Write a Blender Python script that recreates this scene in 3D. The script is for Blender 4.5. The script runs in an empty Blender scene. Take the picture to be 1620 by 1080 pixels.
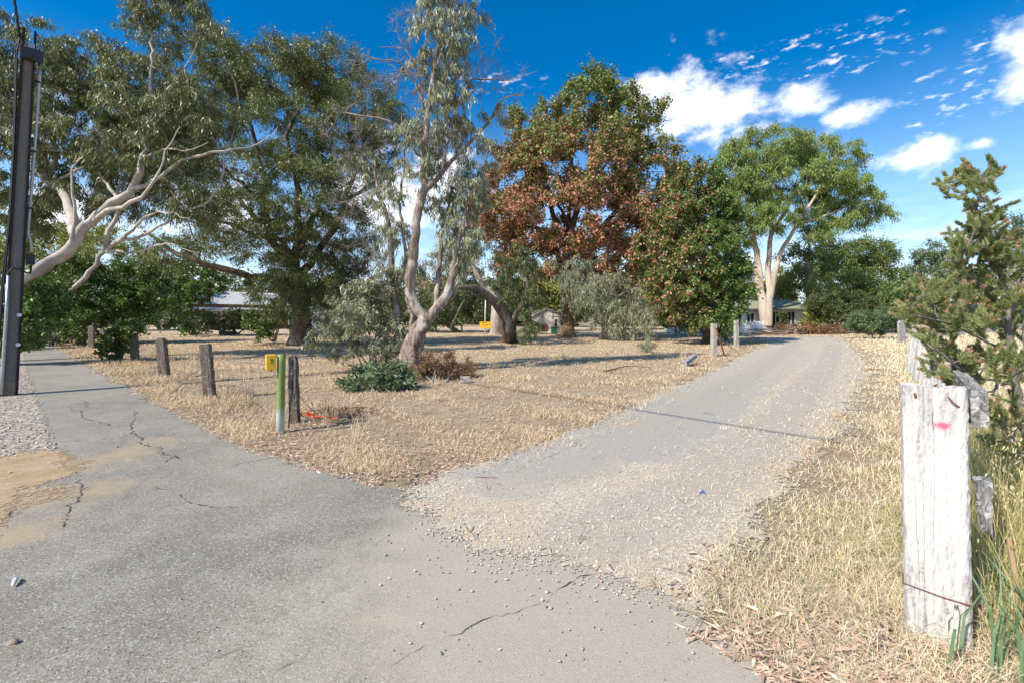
import bpy, math, random
import numpy as np
rng = np.random.default_rng(7)
random.seed(7)
scene = bpy.context.scene
COL = scene.collection
R = math.radians

# ------------------------------------------------------------------ camera model (photo pixels -> world)
F, H, HOR, CX = 740.0, 1.4, 505.0, 810.0
def G(px, py, z=0.0):
    d = F * (H - z) / (py - HOR)
    return np.array([(px - CX) / F * d, d, z])
def P(px, py, d):
    return np.array([(px - CX) / F * d, d, H - (py - HOR) / F * d])
cam = bpy.data.cameras.new('camera'); co = bpy.data.objects.new('camera', cam); COL.objects.link(co)
co.location = (0, 0, H); co.rotation_euler = (R(90), 0, 0)
cam.sensor_width = 36; cam.lens = F / 1620 * 36; cam.shift_y = -(540 - HOR) / 1620; cam.clip_end = 3000; cam.clip_start = 0.05
scene.camera = co

# ------------------------------------------------------------------ object helpers
def tag(o, label=None, cat=None, group=None, kind=None):
    if label: o['label'] = label
    if cat: o['category'] = cat
    if group: o['group'] = group
    if kind: o['kind'] = kind
    return o
def thing(name, loc, label, cat, group=None, rz=0.0):
    o = bpy.data.objects.new(name, None); COL.objects.link(o)
    o.location = tuple(map(float, loc)); o.rotation_euler = (0, 0, rz); o.empty_display_size = .2
    return tag(o, label, cat, group)
def mesh_np(name, v, faces, mat, parent=None, smooth=False, col=None, attrs=None):
    """faces: list of int arrays (n,k); verts relative to the parent's location"""
    v = np.asarray(v, dtype=np.float32).reshape(-1, 3)
    if not isinstance(faces, (list, tuple)): faces = [faces]
    faces = [np.asarray(f, dtype=np.int32) for f in faces if len(f)]
    me = bpy.data.meshes.new(name)
    me.vertices.add(len(v)); me.vertices.foreach_set('co', v.ravel())
    loops = np.concatenate([f.ravel() for f in faces])
    tot = np.concatenate([np.full(len(f), f.shape[1], dtype=np.int32) for f in faces])
    st = np.concatenate([[0], np.cumsum(tot)[:-1]]).astype(np.int32)
    me.loops.add(len(loops)); me.loops.foreach_set('vertex_index', loops)
    me.polygons.add(len(tot)); me.polygons.foreach_set('loop_start', st); me.polygons.foreach_set('loop_total', tot)
    me.update(calc_edges=True)
    me.polygons.foreach_set('use_smooth', np.full(len(tot), bool(smooth)))
    if col is not None:
        a = me.attributes.new('Col', 'FLOAT_COLOR', 'POINT')
        c = np.ones((len(v), 4), dtype=np.float32); c[:, :3] = col
        a.data.foreach_set('color', c.ravel())
    for k, val in (attrs or {}).items():
        a = me.attributes.new(k, 'FLOAT', 'POINT'); a.data.foreach_set('value', np.asarray(val, dtype=np.float32))
    if mat: me.materials.append(mat)
    o = bpy.data.objects.new(name, me); COL.objects.link(o)
    if parent is not None: o.parent = parent
    return o
class MB:
    def __init__(s): s.v = []; s.f = {}; s.n = 0
    def add(s, v, f):
        v = np.asarray(v, float).reshape(-1, 3); f = np.asarray(f)
        if len(f): s.f.setdefault(f.shape[1], []).append(f + s.n)
        s.v.append(v); s.n += len(v); return s
    def box(s, c, size, rz=0.0, rx=0.0, ry=0.0):
        x, y, z = [a / 2 for a in size]
        v = np.array([[i, j, k] for i in (-x, x) for j in (-y, y) for k in (-z, z)])
        f = [[0, 1, 3, 2], [4, 6, 7, 5], [0, 4, 5, 1], [2, 3, 7, 6], [0, 2, 6, 4], [1, 5, 7, 3]]
        v = v @ rot(rx, ry, rz).T + np.asarray(c)
        return s.add(v, f)
    def tube(s, pts, r, sides=8, cap=True):
        v, f = tube(pts, r, sides); n = s.n; s.add(v, f)
        if cap:
            m = len(pts)
            s.f.setdefault(sides, []).append(np.array([[n + i for i in range(sides)][::-1], [n + (m - 1) * sides + i for i in range(sides)]]))
        return s
    def build(s, name, mat, parent=None, smooth=False, off=None):
        v = np.concatenate(s.v)
        if off is not None: v = v - np.asarray(off)
        return mesh_np(name, v, [np.concatenate(x) for x in s.f.values()], mat, parent, smooth)
def rot(rx, ry, rz):
    cx, sx, cy, sy, cz, sz = math.cos(rx), math.sin(rx), math.cos(ry), math.sin(ry), math.cos(rz), math.sin(rz)
    return np.array([[cz, -sz, 0], [sz, cz, 0], [0, 0, 1]]) @ np.array([[cy, 0, sy], [0, 1, 0], [-sy, 0, cy]]) @ np.array([[1, 0, 0], [0, cx, -sx], [0, sx, cx]])
def nrm(a): return a / np.maximum(np.linalg.norm(a, axis=-1, keepdims=True), 1e-9)
def tube(pts, r, sides=6, rough=0.0, g=None):
    pts = np.asarray(pts, float); n = len(pts); r = np.broadcast_to(np.asarray(r, float), (n,))
    t = nrm(np.gradient(pts, axis=0)); u = np.zeros((n, 3))
    a = np.array([1.0, 0, 0]) if abs(t[0, 0]) < .8 else np.array([0, 1.0, 0])
    for i in range(n):
        a = a - t[i] * (a @ t[i]); a /= max(np.linalg.norm(a), 1e-9); u[i] = a
    w = np.cross(t, u)
    th = np.arange(sides) / sides * 2 * math.pi
    rr = r[:, None] * np.ones(sides)
    if rough and g is not None: rr = rr * (1 + rough * (g.normal(size=(n, sides)) * .6 + g.normal(size=(1, sides))))
    v = pts[:, None, :] + rr[..., None] * (u[:, None, :] * np.cos(th)[None, :, None] + w[:, None, :] * np.sin(th)[None, :, None])
    i = np.arange(n - 1)[:, None] * sides; j = np.arange(sides)[None, :]; k = (j + 1) % sides
    f = np.stack([i + j, i + k, i + sides + k, i + sides + j], -1).reshape(-1, 4)
    return v.reshape(-1, 3), f
def resample(pts, seg, g=None, jit=0.0):
    """Catmull-Rom through pts, about seg apart"""
    p = np.asarray(pts, float)
    if len(p) == 2: p = np.array([p[0], (p[0] + p[1]) / 2, p[1]])
    q = np.concatenate([[2 * p[0] - p[1]], p, [2 * p[-1] - p[-2]]]); out = []; tt = []
    for i in range(len(p) - 1):
        m = max(1, int(np.linalg.norm(p[i + 1] - p[i]) / seg))
        for k in range(m):
            t = k / m; a, b, c, d = q[i], q[i + 1], q[i + 2], q[i + 3]
            out.append(.5 * (2 * b + (c - a) * t + (2 * a - 5 * b + 4 * c - d) * t * t + (3 * b - a - 3 * c + d) * t ** 3)); tt.append(i + t)
    out.append(p[-1]); tt.append(len(p) - 1); out = np.array(out)
    if g is not None and jit: out[1:-1] += g.normal(size=(len(out) - 2, 3)) * jit
    return out, np.array(tt) / (len(p) - 1)

# ------------------------------------------------------------------ materials
class NT:
    def __init__(s, tree): s.t = tree; s.l = tree.links
    def n(s, typ, **kw):
        nd = s.t.nodes.new(typ)
        for k, v in kw.items():
            if k.startswith('_'): setattr(nd, k[1:], v)
        for k, v in kw.items():
            if k.startswith('_'): continue
            i = nd.inputs[int(k[1:])] if k[0] == 'i' and k[1:].isdigit() else nd.inputs[k.replace('__', ' ')]
            if isinstance(v, bpy.types.NodeSocket): s.l.new(v, i)
            else: i.default_value = v
        return nd
    def noise(s, vec, scale, detail=4, rough=.55, lac=2.0, dist=0.0):
        return s.n('ShaderNodeTexNoise', Vector=vec, Scale=scale, Detail=detail, Roughness=rough, Lacunarity=lac, Distortion=dist).outputs['Fac']
    def math(s, op, a, b=0.0, c=0.0, clamp=False):
        nd = s.n('ShaderNodeMath', _operation=op, _use_clamp=clamp, i0=a, i1=b)
        if op in ('MULTIPLY_ADD', 'SMOOTH_MAX', 'COMPARE'): 
            if isinstance(c, bpy.types.NodeSocket): s.l.new(c, nd.inputs[2])
            else: nd.inputs[2].default_value = c
        return nd.outputs[0]
    def ss(s, x, a, b, lo=0.0, hi=1.0):
        return s.n('ShaderNodeMapRange', _interpolation_type='SMOOTHSTEP', i0=x, i1=a, i2=b, i3=lo, i4=hi).outputs[0]
    def mix(s, f, a, b, mode='MIX'):
        nd = s.n('ShaderNodeMix', _data_type='RGBA', _blend_type=mode)
        for i, v in ((0, f), (6, a), (7, b)):
            if isinstance(v, bpy.types.NodeSocket): s.l.new(v, nd.inputs[i])
            else: nd.inputs[i].default_value = v if i == 0 else (*v[:3], 1)
        return nd.outputs[2]
    def ramp(s, x, stops):
        nd = s.n('ShaderNodeValToRGB', Fac=x); e = nd.color_ramp.elements
        while len(e) < len(stops): e.new(.5)
        for el, (p, c) in zip(e, stops): el.position = p; el.color = (*c, 1) if not np.isscalar(c) else (c, c, c, 1)
        return nd.outputs[0]
    def scaled(s, vec, sc):
        return s.n('ShaderNodeVectorMath', _operation='MULTIPLY', i0=vec, i1=sc).outputs[0]
def newmat(name):
    m = bpy.data.materials.new(name); m.use_nodes = True
    t = NT(m.node_tree); t.t.nodes.clear()
    out = t.n('ShaderNodeOutputMaterial'); tc = t.n('ShaderNodeTexCoord').outputs['Object']
    return m, t, out, tc
def finish(t, out, color, rough=.85, bump=None, bstr=.5, bdist=.02, spec=.3, metal=0.0, alpha=None):
    b = t.n('ShaderNodeBsdfPrincipled', Roughness=rough, Metallic=metal)
    b.inputs['Specular IOR Level'].default_value = spec
    if isinstance(color, bpy.types.NodeSocket): t.l.new(color, b.inputs['Base Color'])
    else: b.inputs['Base Color'].default_value = (*color, 1)
    if bump is not None:
        t.l.new(t.n('ShaderNodeBump', Strength=bstr, Distance=bdist, Height=bump).outputs[0], b.inputs['Normal'])
    if alpha is not None: t.l.new(alpha, b.inputs['Alpha'])
    t.l.new(b.outputs[0], out.inputs[0])
def plain(name, color, var=.25, scale=8.0, rough=.7, spec=.3, metal=0.0, bump=.15, stretch=(1, 1, 1)):
    m, t, out, tc = newmat(name)
    v = t.scaled(tc, stretch); n = t.noise(v, scale, 6, .6); n2 = t.noise(v, scale * 9, 3)
    c = np.array(color)
    cc = t.mix(n, tuple(np.clip(c * (1 - var * 1.6), 0, 1)), tuple(np.clip(c * (1 + var * 1.2), 0, 1)))
    cc = t.mix(t.ss(n2, .55, .75, 0, .35), cc, tuple(c * .55))
    finish(t, out, cc, rough, n2, bump, .01, spec, metal)
    return m
def foliage_mat(name, trans=.3, rough=.5, spec=.35, tint=(1.25, 1.3, .75)):
    m, t, out, tc = newmat(name)
    a = t.n('ShaderNodeAttribute', _attribute_name='Col').outputs['Color']
    b = t.n('ShaderNodeBsdfPrincipled', Roughness=rough); b.inputs['Specular IOR Level'].default_value = spec
    t.l.new(a, b.inputs['Base Color'])
    g = t.mix(1.0, a, tint, 'MULTIPLY')
    tr = t.n('ShaderNodeBsdfTranslucent', Color=g)
    mx = t.n('ShaderNodeMixShader', i0=trans); t.l.new(b.outputs[0], mx.inputs[1]); t.l.new(tr.outputs[0], mx.inputs[2])
    t.l.new(mx.outputs[0], out.inputs[0]); return m
def bark_mat(name, light, dark, patch=.5, zs=.25, scale=6.0, bstr=.4, third=None):
    m, t, out, tc = newmat(name)
    v = t.scaled(tc, (1, 1, zs)); n = t.noise(v, scale, 6, .65); p = t.noise(t.scaled(tc, (1, 1, .5)), scale * .35, 5, .6)
    c = t.mix(t.ss(n, .3, .7), dark, light)
    if third: c = t.mix(t.ss(p, patch, patch + .12), c, third)
    f = t.noise(v, scale * 6, 3)
    c = t.mix(t.ss(f, .55, .75, 0, .5), c, tuple(np.array(dark) * .6))
    finish(t, out, c, .9, t.math('ADD', n, t.math('MULTIPLY', f, .4)), bstr, .03, .2); return m
M = {}
M['leaf'] = foliage_mat('gum_leaf', .14, .42, .45)
M['broad'] = foliage_mat('broad_leaf', .16, .45, .4)
M['straw'] = foliage_mat('dry_grass_blade', .25, .8, .1, (1.1, 1.02, .85))
M['litter'] = foliage_mat('fallen_leaf', .1, .75, .2)
M['stone'] = foliage_mat('loose_stone', 0.0, .9, .2)
M['needle'] = foliage_mat('soft_needle', .42, .6, .2)
M['white_bark'] = bark_mat('smooth_pale_bark', (.56, .50, .43), (.36, .31, .26), .5, .3, 4, .25, (.30, .27, .24))
M['cream_bark'] = bark_mat('smooth_cream_bark', (.62, .53, .42), (.42, .33, .25), .55, .2, 2.0, .25, (.36, .27, .20))
M['pink_bark'] = bark_mat('mottled_pinkish_bark', (.36, .28, .23), (.10, .075, .06), .50, .14, 11, 1.0, (.44, .38, .33))
M['brown_bark'] = bark_mat('rough_brown_bark', (.20, .16, .125), (.07, .055, .042), .6, .2, 9, .9, (.2, .17, .14))
M['orange_bark'] = bark_mat('orange_brown_bark', (.26, .17, .10), (.10, .07, .045), .6, .2, 8, .8, (.2, .15, .11))
M['grey_bark'] = bark_mat('weathered_grey_bark', (.30, .265, .235), (.12, .10, .09), .6, .2, 9, .8, (.22, .19, .17))
M['dead_twig'] = bark_mat('dead_grey_twig', (.34, .30, .28), (.17, .145, .13), .6, .3, 12, .4)

# ------------------------------------------------------------------ world: sky and clouds, sun
EL = 42.5; SD = np.array([.77, .64]) / np.hypot(.77, .64)
def to_azel(px, py):
    x, y, z = (px - CX) / F, 1.0, (HOR - py) / F
    return math.atan2(x, y), math.atan2(z, math.hypot(x, y))
w = bpy.data.worlds.new('World'); scene.world = w; w.use_nodes = True
T = NT(w.node_tree); T.t.nodes.clear()
sky = T.n('ShaderNodeTexSky', _sky_type='NISHITA', _sun_disc=False, _sun_elevation=R(EL), _sun_rotation=math.atan2(-SD[0], -SD[1]) % (2 * math.pi),
          _altitude=50, _air_density=1.0, _dust_density=1.0, _ozone_density=3.0)
skyc = T.n('ShaderNodeHueSaturation', Hue=.501, Saturation=1.72, Value=1.0, Color=sky.outputs[0]).outputs[0]
gen = T.n('ShaderNodeTexCoord').outputs['Generated']
sp = T.n('ShaderNodeSeparateXYZ', Vector=gen)
az = T.math('ARCTAN2', sp.outputs[0], sp.outputs[1]); el = T.math('ARCSINE', sp.outputs[2])
ae = T.n('ShaderNodeCombineXYZ', X=az, Y=el).outputs[0]
def blobs(lst, power=1.0):
    best = None
    for (px, py, rx, ry) in lst:
        a, e = to_azel(px, py); k = math.cos(a) ** 2
        ra = max(rx / F * k, .004); re = max(ry / F * math.cos(a) , .003)
        v = T.n('ShaderNodeVectorMath', _operation='SUBTRACT', i0=ae, i1=(a, e, 0)).outputs[0]
        v = T.scaled(v, (1 / ra, 1 / re, 0))
        d = T.math('SUBTRACT', 1.0, T.n('ShaderNodeVectorMath', _operation='LENGTH', i0=v).outputs['Value'])
        best = d if best is None else T.math('MAXIMUM', best, d)
    return T.math('MAXIMUM', best, -1.0)
n1 = T.noise(T.scaled(ae, (16, 24, 0)), 1.0, 8, .58)
n2 = T.noise(T.scaled(ae, (34, 90, 0)), 1.0, 6, .6)
big = blobs([(1085, 165, 130, 70), (1030, 140, 60, 40), (1150, 185, 95, 48), (1265, 160, 75, 34), (1345, 185, 62, 26), (1625, 95, 75, 85), (1455, 252, 90, 34), (1550, 229, 40, 13),
             (40, 170, 120, 70), (620, 320, 150, 80), (700, 270, 60, 60), (100, 340, 140, 60), (330, 330, 120, 60), (1000, 440, 200, 60), (-300, 200, 300, 120), (2000, 100, 250, 120)])
dens = T.ss(T.math('ADD', big, T.math('MULTIPLY', T.math('SUBTRACT', n1, .5), 2.6)), .05, .95)
fl = blobs([(1340, 100, 140, 30), (1180, 110, 90, 26), (1360, 55, 80, 15), (1530, 140, 140, 55), (1500, 190, 90, 20), (780, 130, 90, 18), (1590, 60, 100, 30), (1250, 70, 200, 10)])
flake = T.math('MULTIPLY', T.ss(n2, .52, .74), T.ss(T.math('ADD', fl, T.math('MULTIPLY', T.math('SUBTRACT', n1, .5), 1.5)), 0.0, .5))
veil = T.math('MULTIPLY', T.ss(T.noise(T.scaled(ae, (7, 40, 0)), 1.0, 5, .6), .4, .75), T.ss(el, .26, .08, 0, .55))
al = T.math('MAXIMUM', T.math('MAXIMUM', dens, T.math('MULTIPLY', flake, .85)), veil)
skyc = T.mix(T.ss(el, .46, .02, 0, .55), skyc, (6.2, 7.6, 9.2))
cc = T.mix(T.ss(T.noise(T.scaled(ae, (20, 34, 0)), 1.0, 4), .35, .65), (6.4, 6.7, 7.2), (8.8, 8.9, 9.0))
bg = T.n('ShaderNodeBackground', Color=T.mix(al, skyc, cc), Strength=.122)
T.l.new(bg.outputs[0], T.n('ShaderNodeOutputWorld').inputs[0])
sl = bpy.data.lights.new('sun', 'SUN'); sl.energy = 4.3; sl.angle = R(.53); sl.color = (1.0, .94, .84)
so = bpy.data.objects.new('sun', sl); COL.objects.link(so)
from mathutils import Vector
so.rotation_euler = Vector((SD[0] * math.cos(R(EL)), SD[1] * math.cos(R(EL)), -math.sin(R(EL)))).to_track_quat('-Z', 'Y').to_euler()
so.location = (-20, -20, 30)
vs = scene.view_settings; vs.view_transform = 'Standard'; vs.look = 'None'; vs.exposure = .55; vs.gamma = 1
scene.cycles.max_bounces = 8; scene.cycles.transparent_max_bounces = 12; scene.cycles.diffuse_bounces = 4

# ------------------------------------------------------------------ ground plan
def W(pix, *extra): return np.array([G(*p)[:2] for p in pix] + [list(e) for e in extra])
def sdist(poly, x, y):
    """signed distance, positive inside"""
    p = np.stack([x, y], -1).astype(np.float64); dm = np.full(x.shape, 1e9); ins = np.zeros(x.shape, bool)
    n = len(poly)
    for i in range(n):
        a, b = poly[i], poly[(i + 1) % n]; ab = b - a; L = max(ab @ ab, 1e-12)
        t = np.clip(((p - a) @ ab) / L, 0, 1); q = p - a - t[..., None] * ab
        dm = np.minimum(dm, (q * q).sum(-1))
        c = ((a[1] > y) != (b[1] > y)); xx = a[0] + (y - a[1]) / (b[1] - a[1] if b[1] != a[1] else 1e-12) * ab[0]
        ins ^= c & (x < xx)
    return np.where(ins, 1, -1) * np.sqrt(dm)
RIGHT_EDGE = [(1330, 533), (1365, 560), (1375, 600), (1350, 650), (1320, 690), (1290, 720), (1250, 780), (1190, 830), (1130, 885), (1100, 950)]
ASPH = W([(36, 541), (28, 560), (22, 590), (25, 640), (30, 690), (30, 712), (30, 738), (-60, 792), (-200, 850), (-700, 960)], (-11, -9), (14, -9), (6, -.5), (1.9, .9)) 
ASPH = np.concatenate([ASPH, W([(1250, 1080), (1180, 1030), (1115, 1000), (1090, 950), (1000, 915), (900, 880), (760, 850), (720, 825), (640, 775), (600, 768), (500, 740), (400, 710), (300, 665), (200, 610), (130, 575), (85, 548), (72, 541)])])
DRIVE = W([(640, 774), (700, 748), (820, 712), (960, 658), (1060, 612), (1130, 585), (1190, 555), (1215, 543), (1195, 534)] + RIGHT_EDGE + [(1000, 925), (900, 895), (770, 872), (705, 832)])
SEAL = W([(690, 752), (820, 714), (960, 660), (1130, 588), (1200, 556), (1260, 546), (1285, 560), (1230, 610), (1160, 665), (1085, 722), (900, 752), (770, 770)])
VERGE = W([(-500, 555), (-100, 552), (34, 549), (38, 560), (42, 590), (60, 640), (78, 690), (82, 712), (0, 730), (-300, 770), (-600, 800)])
DIRT = W([(82, 708), (100, 736), (62, 790), (0, 848), (-300, 935), (-600, 960), (-700, 800), (-300, 765), (0, 724)])
RIGHTP = np.concatenate([W(RIGHT_EDGE), [[1.07, 1.8], [1.9, .9], [6, -.5], [90, -.5], [90, 80]]])
FA = np.array([2.0, 2.06]); FD = np.array([.632, .775])          # fence line on the right of the drive
def gz(x, y):
    s = (x - FA[0]) * FD[1] - (y - FA[1]) * FD[0]
    bank = np.clip(s - .4, 0, 14) * .11 * np.clip((y - 1) / 6, 0, 1)
    bank = np.where(y > 60, bank * np.clip((90 - y) / 30, 0, 1), bank)
    und = .035 * np.sin(x * .9 + 1.3 * np.sin(y * .35)) * np.sin(y * .8 + 1) - .02
    k = np.clip(np.hypot(x + 3, (y - 16)) / 60, 0, 1)
    return bank + und * np.clip((y - 4) / 8, 0, 1) * (1 - k)
def axis(lo, a, b, hi, st):
    L = [a - (1.35 ** k) * st for k in range(1, 40)]; L = [q for q in L if q > lo][::-1]
    U = [b + (1.35 ** k) * st for k in range(1, 40)]; U = [q for q in U if q < hi]
    return np.array([lo] + L + list(np.arange(a, b, st)) + [b] + U + [hi])
xs = axis(-700, -32, 40, 700, .5); ys = axis(-200, -6, 60, 900, .5)
X, Y = np.meshgrid(xs, ys, indexing='ij'); Z = gz(X, Y)
sdm = np.maximum.reduce([sdist(p, X, Y) for p in (ASPH, DRIVE, VERGE, DIRT)])
Z = np.where(sdm > -1.0, np.minimum(Z * np.clip(-sdm - .3, 0, 1), 0) - .001, Z)
def zat(x, y):
    sd = np.maximum.reduce([sdist(p, x, y) for p in (ASPH, DRIVE, VERGE, DIRT)])
    z = gz(x, y); return np.where(sd > 0, .005, np.where(sd > -1, np.minimum(z * np.clip(-sd - .3, 0, 1), 0), z))
nx, ny = len(xs), len(ys); i = np.arange(nx - 1)[:, None] * ny; j = np.arange(ny - 1)[None, :]
gf = np.stack([i + j, i + ny + j, i + ny + j + 1, i + j + 1], -1).reshape(-1, 4)
m, t, out, tc = newmat('dry_grass_ground')
a = t.noise(tc, .45, 6, .6); b = t.noise(tc, 3.0, 6, .65); c = t.noise(tc, 38, 5, .7); d_ = t.noise(t.scaled(tc, (1, 3.5, 1)), 60, 3, .6)
cl = t.mix(t.ss(b, .3, .7), (.42, .315, .195), (.62, .49, .32))
cl = t.mix(t.ss(a, .42, .68), cl, (.52, .37, .245))
cl = t.mix(t.ss(c, .42, .7, 0, .75), cl, (.64, .53, .36))
cl = t.mix(t.ss(d_, .52, .72, 0, .7), cl, (.22, .15, .09))
cl = t.mix(t.ss(t.noise(tc, .8, 3), .6, .72, 0, .4), cl, (.24, .20, .11))
finish(t, out, cl, .95, t.math('ADD', c, t.math('MULTIPLY', d_, .8)), .9, .04, .1); M['ground'] = m
tag(mesh_np('ground', np.stack([X, Y, Z], -1).reshape(-1, 3), gf, M['ground'], smooth=True), 'dry straw coloured grass ground of the vacant lot', None, kind='structure')
def sheet(name, poly, z, mat, step=.12, extra=None, margin=.22, slab=None):
    lo = poly.min(0) - margin; hi = poly.max(0) + margin
    gx = np.arange(lo[0], hi[0] + step, step); gy = np.arange(lo[1], hi[1] + step, step)
    A, B = np.meshgrid(gx, gy, indexing='ij'); s = sdist(poly, A, B)
    k = s > -margin; n = len(gy)
    cell = k[:-1, :-1] | k[1:, :-1] | k[:-1, 1:] | k[1:, 1:]
    ii, jj = np.nonzero(cell); q = ii * n + jj
    f = np.stack([q, q + n, q + n + 1, q + 1], -1); used = np.unique(f); mp = np.full(A.size, -1); mp[used] = np.arange(len(used))
    x, y = A.ravel()[used], B.ravel()[used]
    at = {'edge': s.ravel()[used]}
    for kk, fn in (extra or {}).items(): at[kk] = fn(x, y)
    v = np.stack([x, y, np.full(len(x), z)], -1)
    return mesh_np(name, v, mp[f], mat, attrs=at, smooth=True)
def edge_alpha(t, tc, wide=.12, fine=14):
    e = t.n('ShaderNodeAttribute', _attribute_name='edge').outputs['Fac']
    n = t.math('SUBTRACT', t.noise(tc, 1.6, 4), .5); n_ = t.math('SUBTRACT', t.noise(tc, fine, 6, .75), .5)
    s = t.math('ADD', e, t.math('ADD', t.math('MULTIPLY', n, wide * 2.2), t.math('MULTIPLY', n_, wide * 1.6)))
    return t.math('GREATER_THAN', s, 0.0), e
def attr(t, k): return t.n('ShaderNodeAttribute', _attribute_name=k).outputs['Fac']
def blobfn(lst):
    pts = [(G(px, py)[:2], r) for px, py, r in lst]
    def fn(x, y):
        b = np.full(x.shape, -1.0)
        for p, r in pts: b = np.maximum(b, 1 - np.hypot((x - p[0]), (y - p[1])) / r)
        return b
    return fn
# asphalt
m, t, out, tc = newmat('worn_asphalt'); al_, e_ = edge_alpha(t, tc, .05)
v = t.n('ShaderNodeTexVoronoi', Vector=tc, Scale=150.0); vor = v.outputs['Distance']; vc = v.outputs['Color']
big_ = t.noise(tc, .55, 5, .6); mid = t.noise(tc, 2.6, 6, .65); fin = t.noise(tc, 90, 5, .75)
g = t.mix(t.ss(big_, .35, .65), (.205, .186, .145), (.305, .274, .213))
g = t.mix(t.ss(mid, .42, .72, 0, .75), g, (.325, .298, .245))
g = t.mix(t.ss(fin, .5, .7, 0, .7), g, (.11, .105, .10))
g = t.mix(t.ss(fin, .48, .3, 0, .55), g, (.41, .385, .34)); sp_ = t.noise(tc, 34, 4, .8); g = t.mix(t.ss(sp_, .56, .74, 0, .7), g, (.10, .095, .088)); g = t.mix(t.ss(sp_, .44, .28, 0, .6), g, (.43, .40, .345))
g = t.mix(t.ss(t.n('ShaderNodeSeparateColor', Color=vc).outputs[0], .86, .95, 0, .7), g, (.52, .50, .46))
g = t.mix(t.ss(t.n('ShaderNodeSeparateColor', Color=vc).outputs[1], .93, .97, 0, .8), g, (.06, .058, .055))
g = t.mix(t.ss(t.math('ADD', attr(t, 'sand'), t.math('MULTIPLY', t.math('SUBTRACT', mid, .5), 2.2)), 0.0, 1.0, 0, .65), g, (.42, .31, .18))
g = t.mix(t.ss(t.math('ADD', attr(t, 'pale'), t.math('MULTIPLY', t.math('SUBTRACT', mid, .5), 1.2)), -.4, .6, 0, .7), g, (.45, .395, .31))
finish(t, out, g, .88, t.math('ADD', fin, t.math('MULTIPLY', vor, .9)), .35, .005, .25, alpha=al_); M['asphalt'] = m
asand = blobfn([(120, 735, .55), (190, 720, .5), (60, 790, .5), (0, 850, .5), (240, 700, .4), (590, 985, .17), (565, 885, .1), (130, 780, .5)])
apale = blobfn([(900, 980, 1.3), (1050, 990, .8), (760, 880, .8), (700, 850, .5), (850, 1060, .9)])
tag(sheet('road', ASPH, .004, M['asphalt'], extra={'sand': asand, 'pale': apale}), 'cracked grey asphalt path and driveway apron', None, kind='structure')
# gravel drive
m, t, out, tc = newmat('gravel_drive'); al_, e_ = edge_alpha(t, tc, .5, 22)
v = t.n('ShaderNodeTexVoronoi', Vector=tc, Scale=62.0); vor = v.outputs['Distance']; sc_ = t.n('ShaderNodeSeparateColor', Color=v.outputs['Color'])
big_ = t.noise(tc, .7, 5, .6); mid = t.noise(tc, 3.2, 6, .65); fin = t.noise(tc, 70, 5, .75)
st = t.ramp(sc_.outputs[0], [(0, (.33, .27, .19)), (.3, (.47, .39, .285)), (.55, (.40, .36, .30)), (.8, (.55, .475, .36)), (1, (.62, .56, .47))])
st = t.mix(t.ss(mid, .5, .72, 0, .75), st, (.50, .39, .27))
st = t.mix(t.ss(t.math('ADD', attr(t, 'sand'), t.math('MULTIPLY', t.math('SUBTRACT', mid, .5), 2.4)), -.3, 1.1, 0, .7), st, (.50, .385, .26))
gr = t.mix(t.ss(fin, .35, .65), (.41, .38, .32), (.27, .26, .23))
gr = t.mix(t.ss(sc_.outputs[1], .8, .95, 0, .6), gr, (.52, .49, .45))
seal = t.ss(t.math('ADD', attr(t, 'seal'), t.math('ADD', t.math('MULTIPLY', t.math('SUBTRACT', mid, .5), 1.1), t.math('MULTIPLY', t.math('SUBTRACT', big_, .5), 1.2))), -.08, .16)
g = t.mix(t.math('MULTIPLY', seal, t.ss(t.n('ShaderNodeSeparateXYZ', Vector=tc).outputs[1], 6.0, 13.0, .85, .35)), st, gr)
g = t.mix(t.ss(t.math('ADD', attr(t, 'sandy'), t.math('MULTIPLY', t.math('SUBTRACT', mid, .5), 1.6)), 0.0, .7, 0, .7), g, (.42, .335, .24))
g = t.mix(t.ss(t.math('ADD', attr(t, 'track'), t.math('MULTIPLY', t.math('SUBTRACT', mid, .5), .9)), .0, .45, 0, .6), g, (.36, .325, .27))
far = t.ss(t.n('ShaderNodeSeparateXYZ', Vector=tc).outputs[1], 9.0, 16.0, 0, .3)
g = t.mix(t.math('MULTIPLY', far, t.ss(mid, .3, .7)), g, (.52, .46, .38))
finish(t, out, g, .92, t.math('ADD', t.math('MULTIPLY', fin, .6), t.math('MULTIPLY', vor, .5)), .35, .006, .2, alpha=al_); M['gravel'] = m
dsand = blobfn([(820, 835, .35), (800, 800, .3), (740, 800, .3), (930, 860, .4), (1200, 745, .35), (1050, 940, .2), (990, 830, .3), (900, 760, .3), (1270, 600, 1.2), (1240, 660, .6), (1110, 760, .5)])
dsandy = blobfn([(1010, 670, .42), (990, 676, .3), (1110, 643, .3), (1075, 625, .5), (1330, 560, .8)])
TRK = [[G(*q)[:2] for q in l] for l in (((800, 770), (930, 735), (1060, 670), (1160, 610), (1235, 560), (1262, 543)), ((930, 850), (1060, 800), (1180, 715), (1265, 630), (1312, 570), (1318, 545)))]
def trackfn(x, y):
    d = np.full(x.shape, 9.0)
    for l in TRK:
        for q, r in zip(l[:-1], l[1:]):
            ab = r - q; t_ = np.clip(((x - q[0]) * ab[0] + (y - q[1]) * ab[1]) / (ab @ ab), 0, 1); d = np.minimum(d, np.hypot(x - q[0] - t_ * ab[0], y - q[1] - t_ * ab[1]))
    return 1 - d / .42
tag(sheet('driveway', DRIVE, .009, M['gravel'], extra={'sand': dsand, 'sandy': dsandy, 'seal': lambda x, y: sdist(SEAL, x, y), 'track': trackfn}, margin=.7), 'pale gravel driveway leading up to the white house', None, kind='structure')
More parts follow.
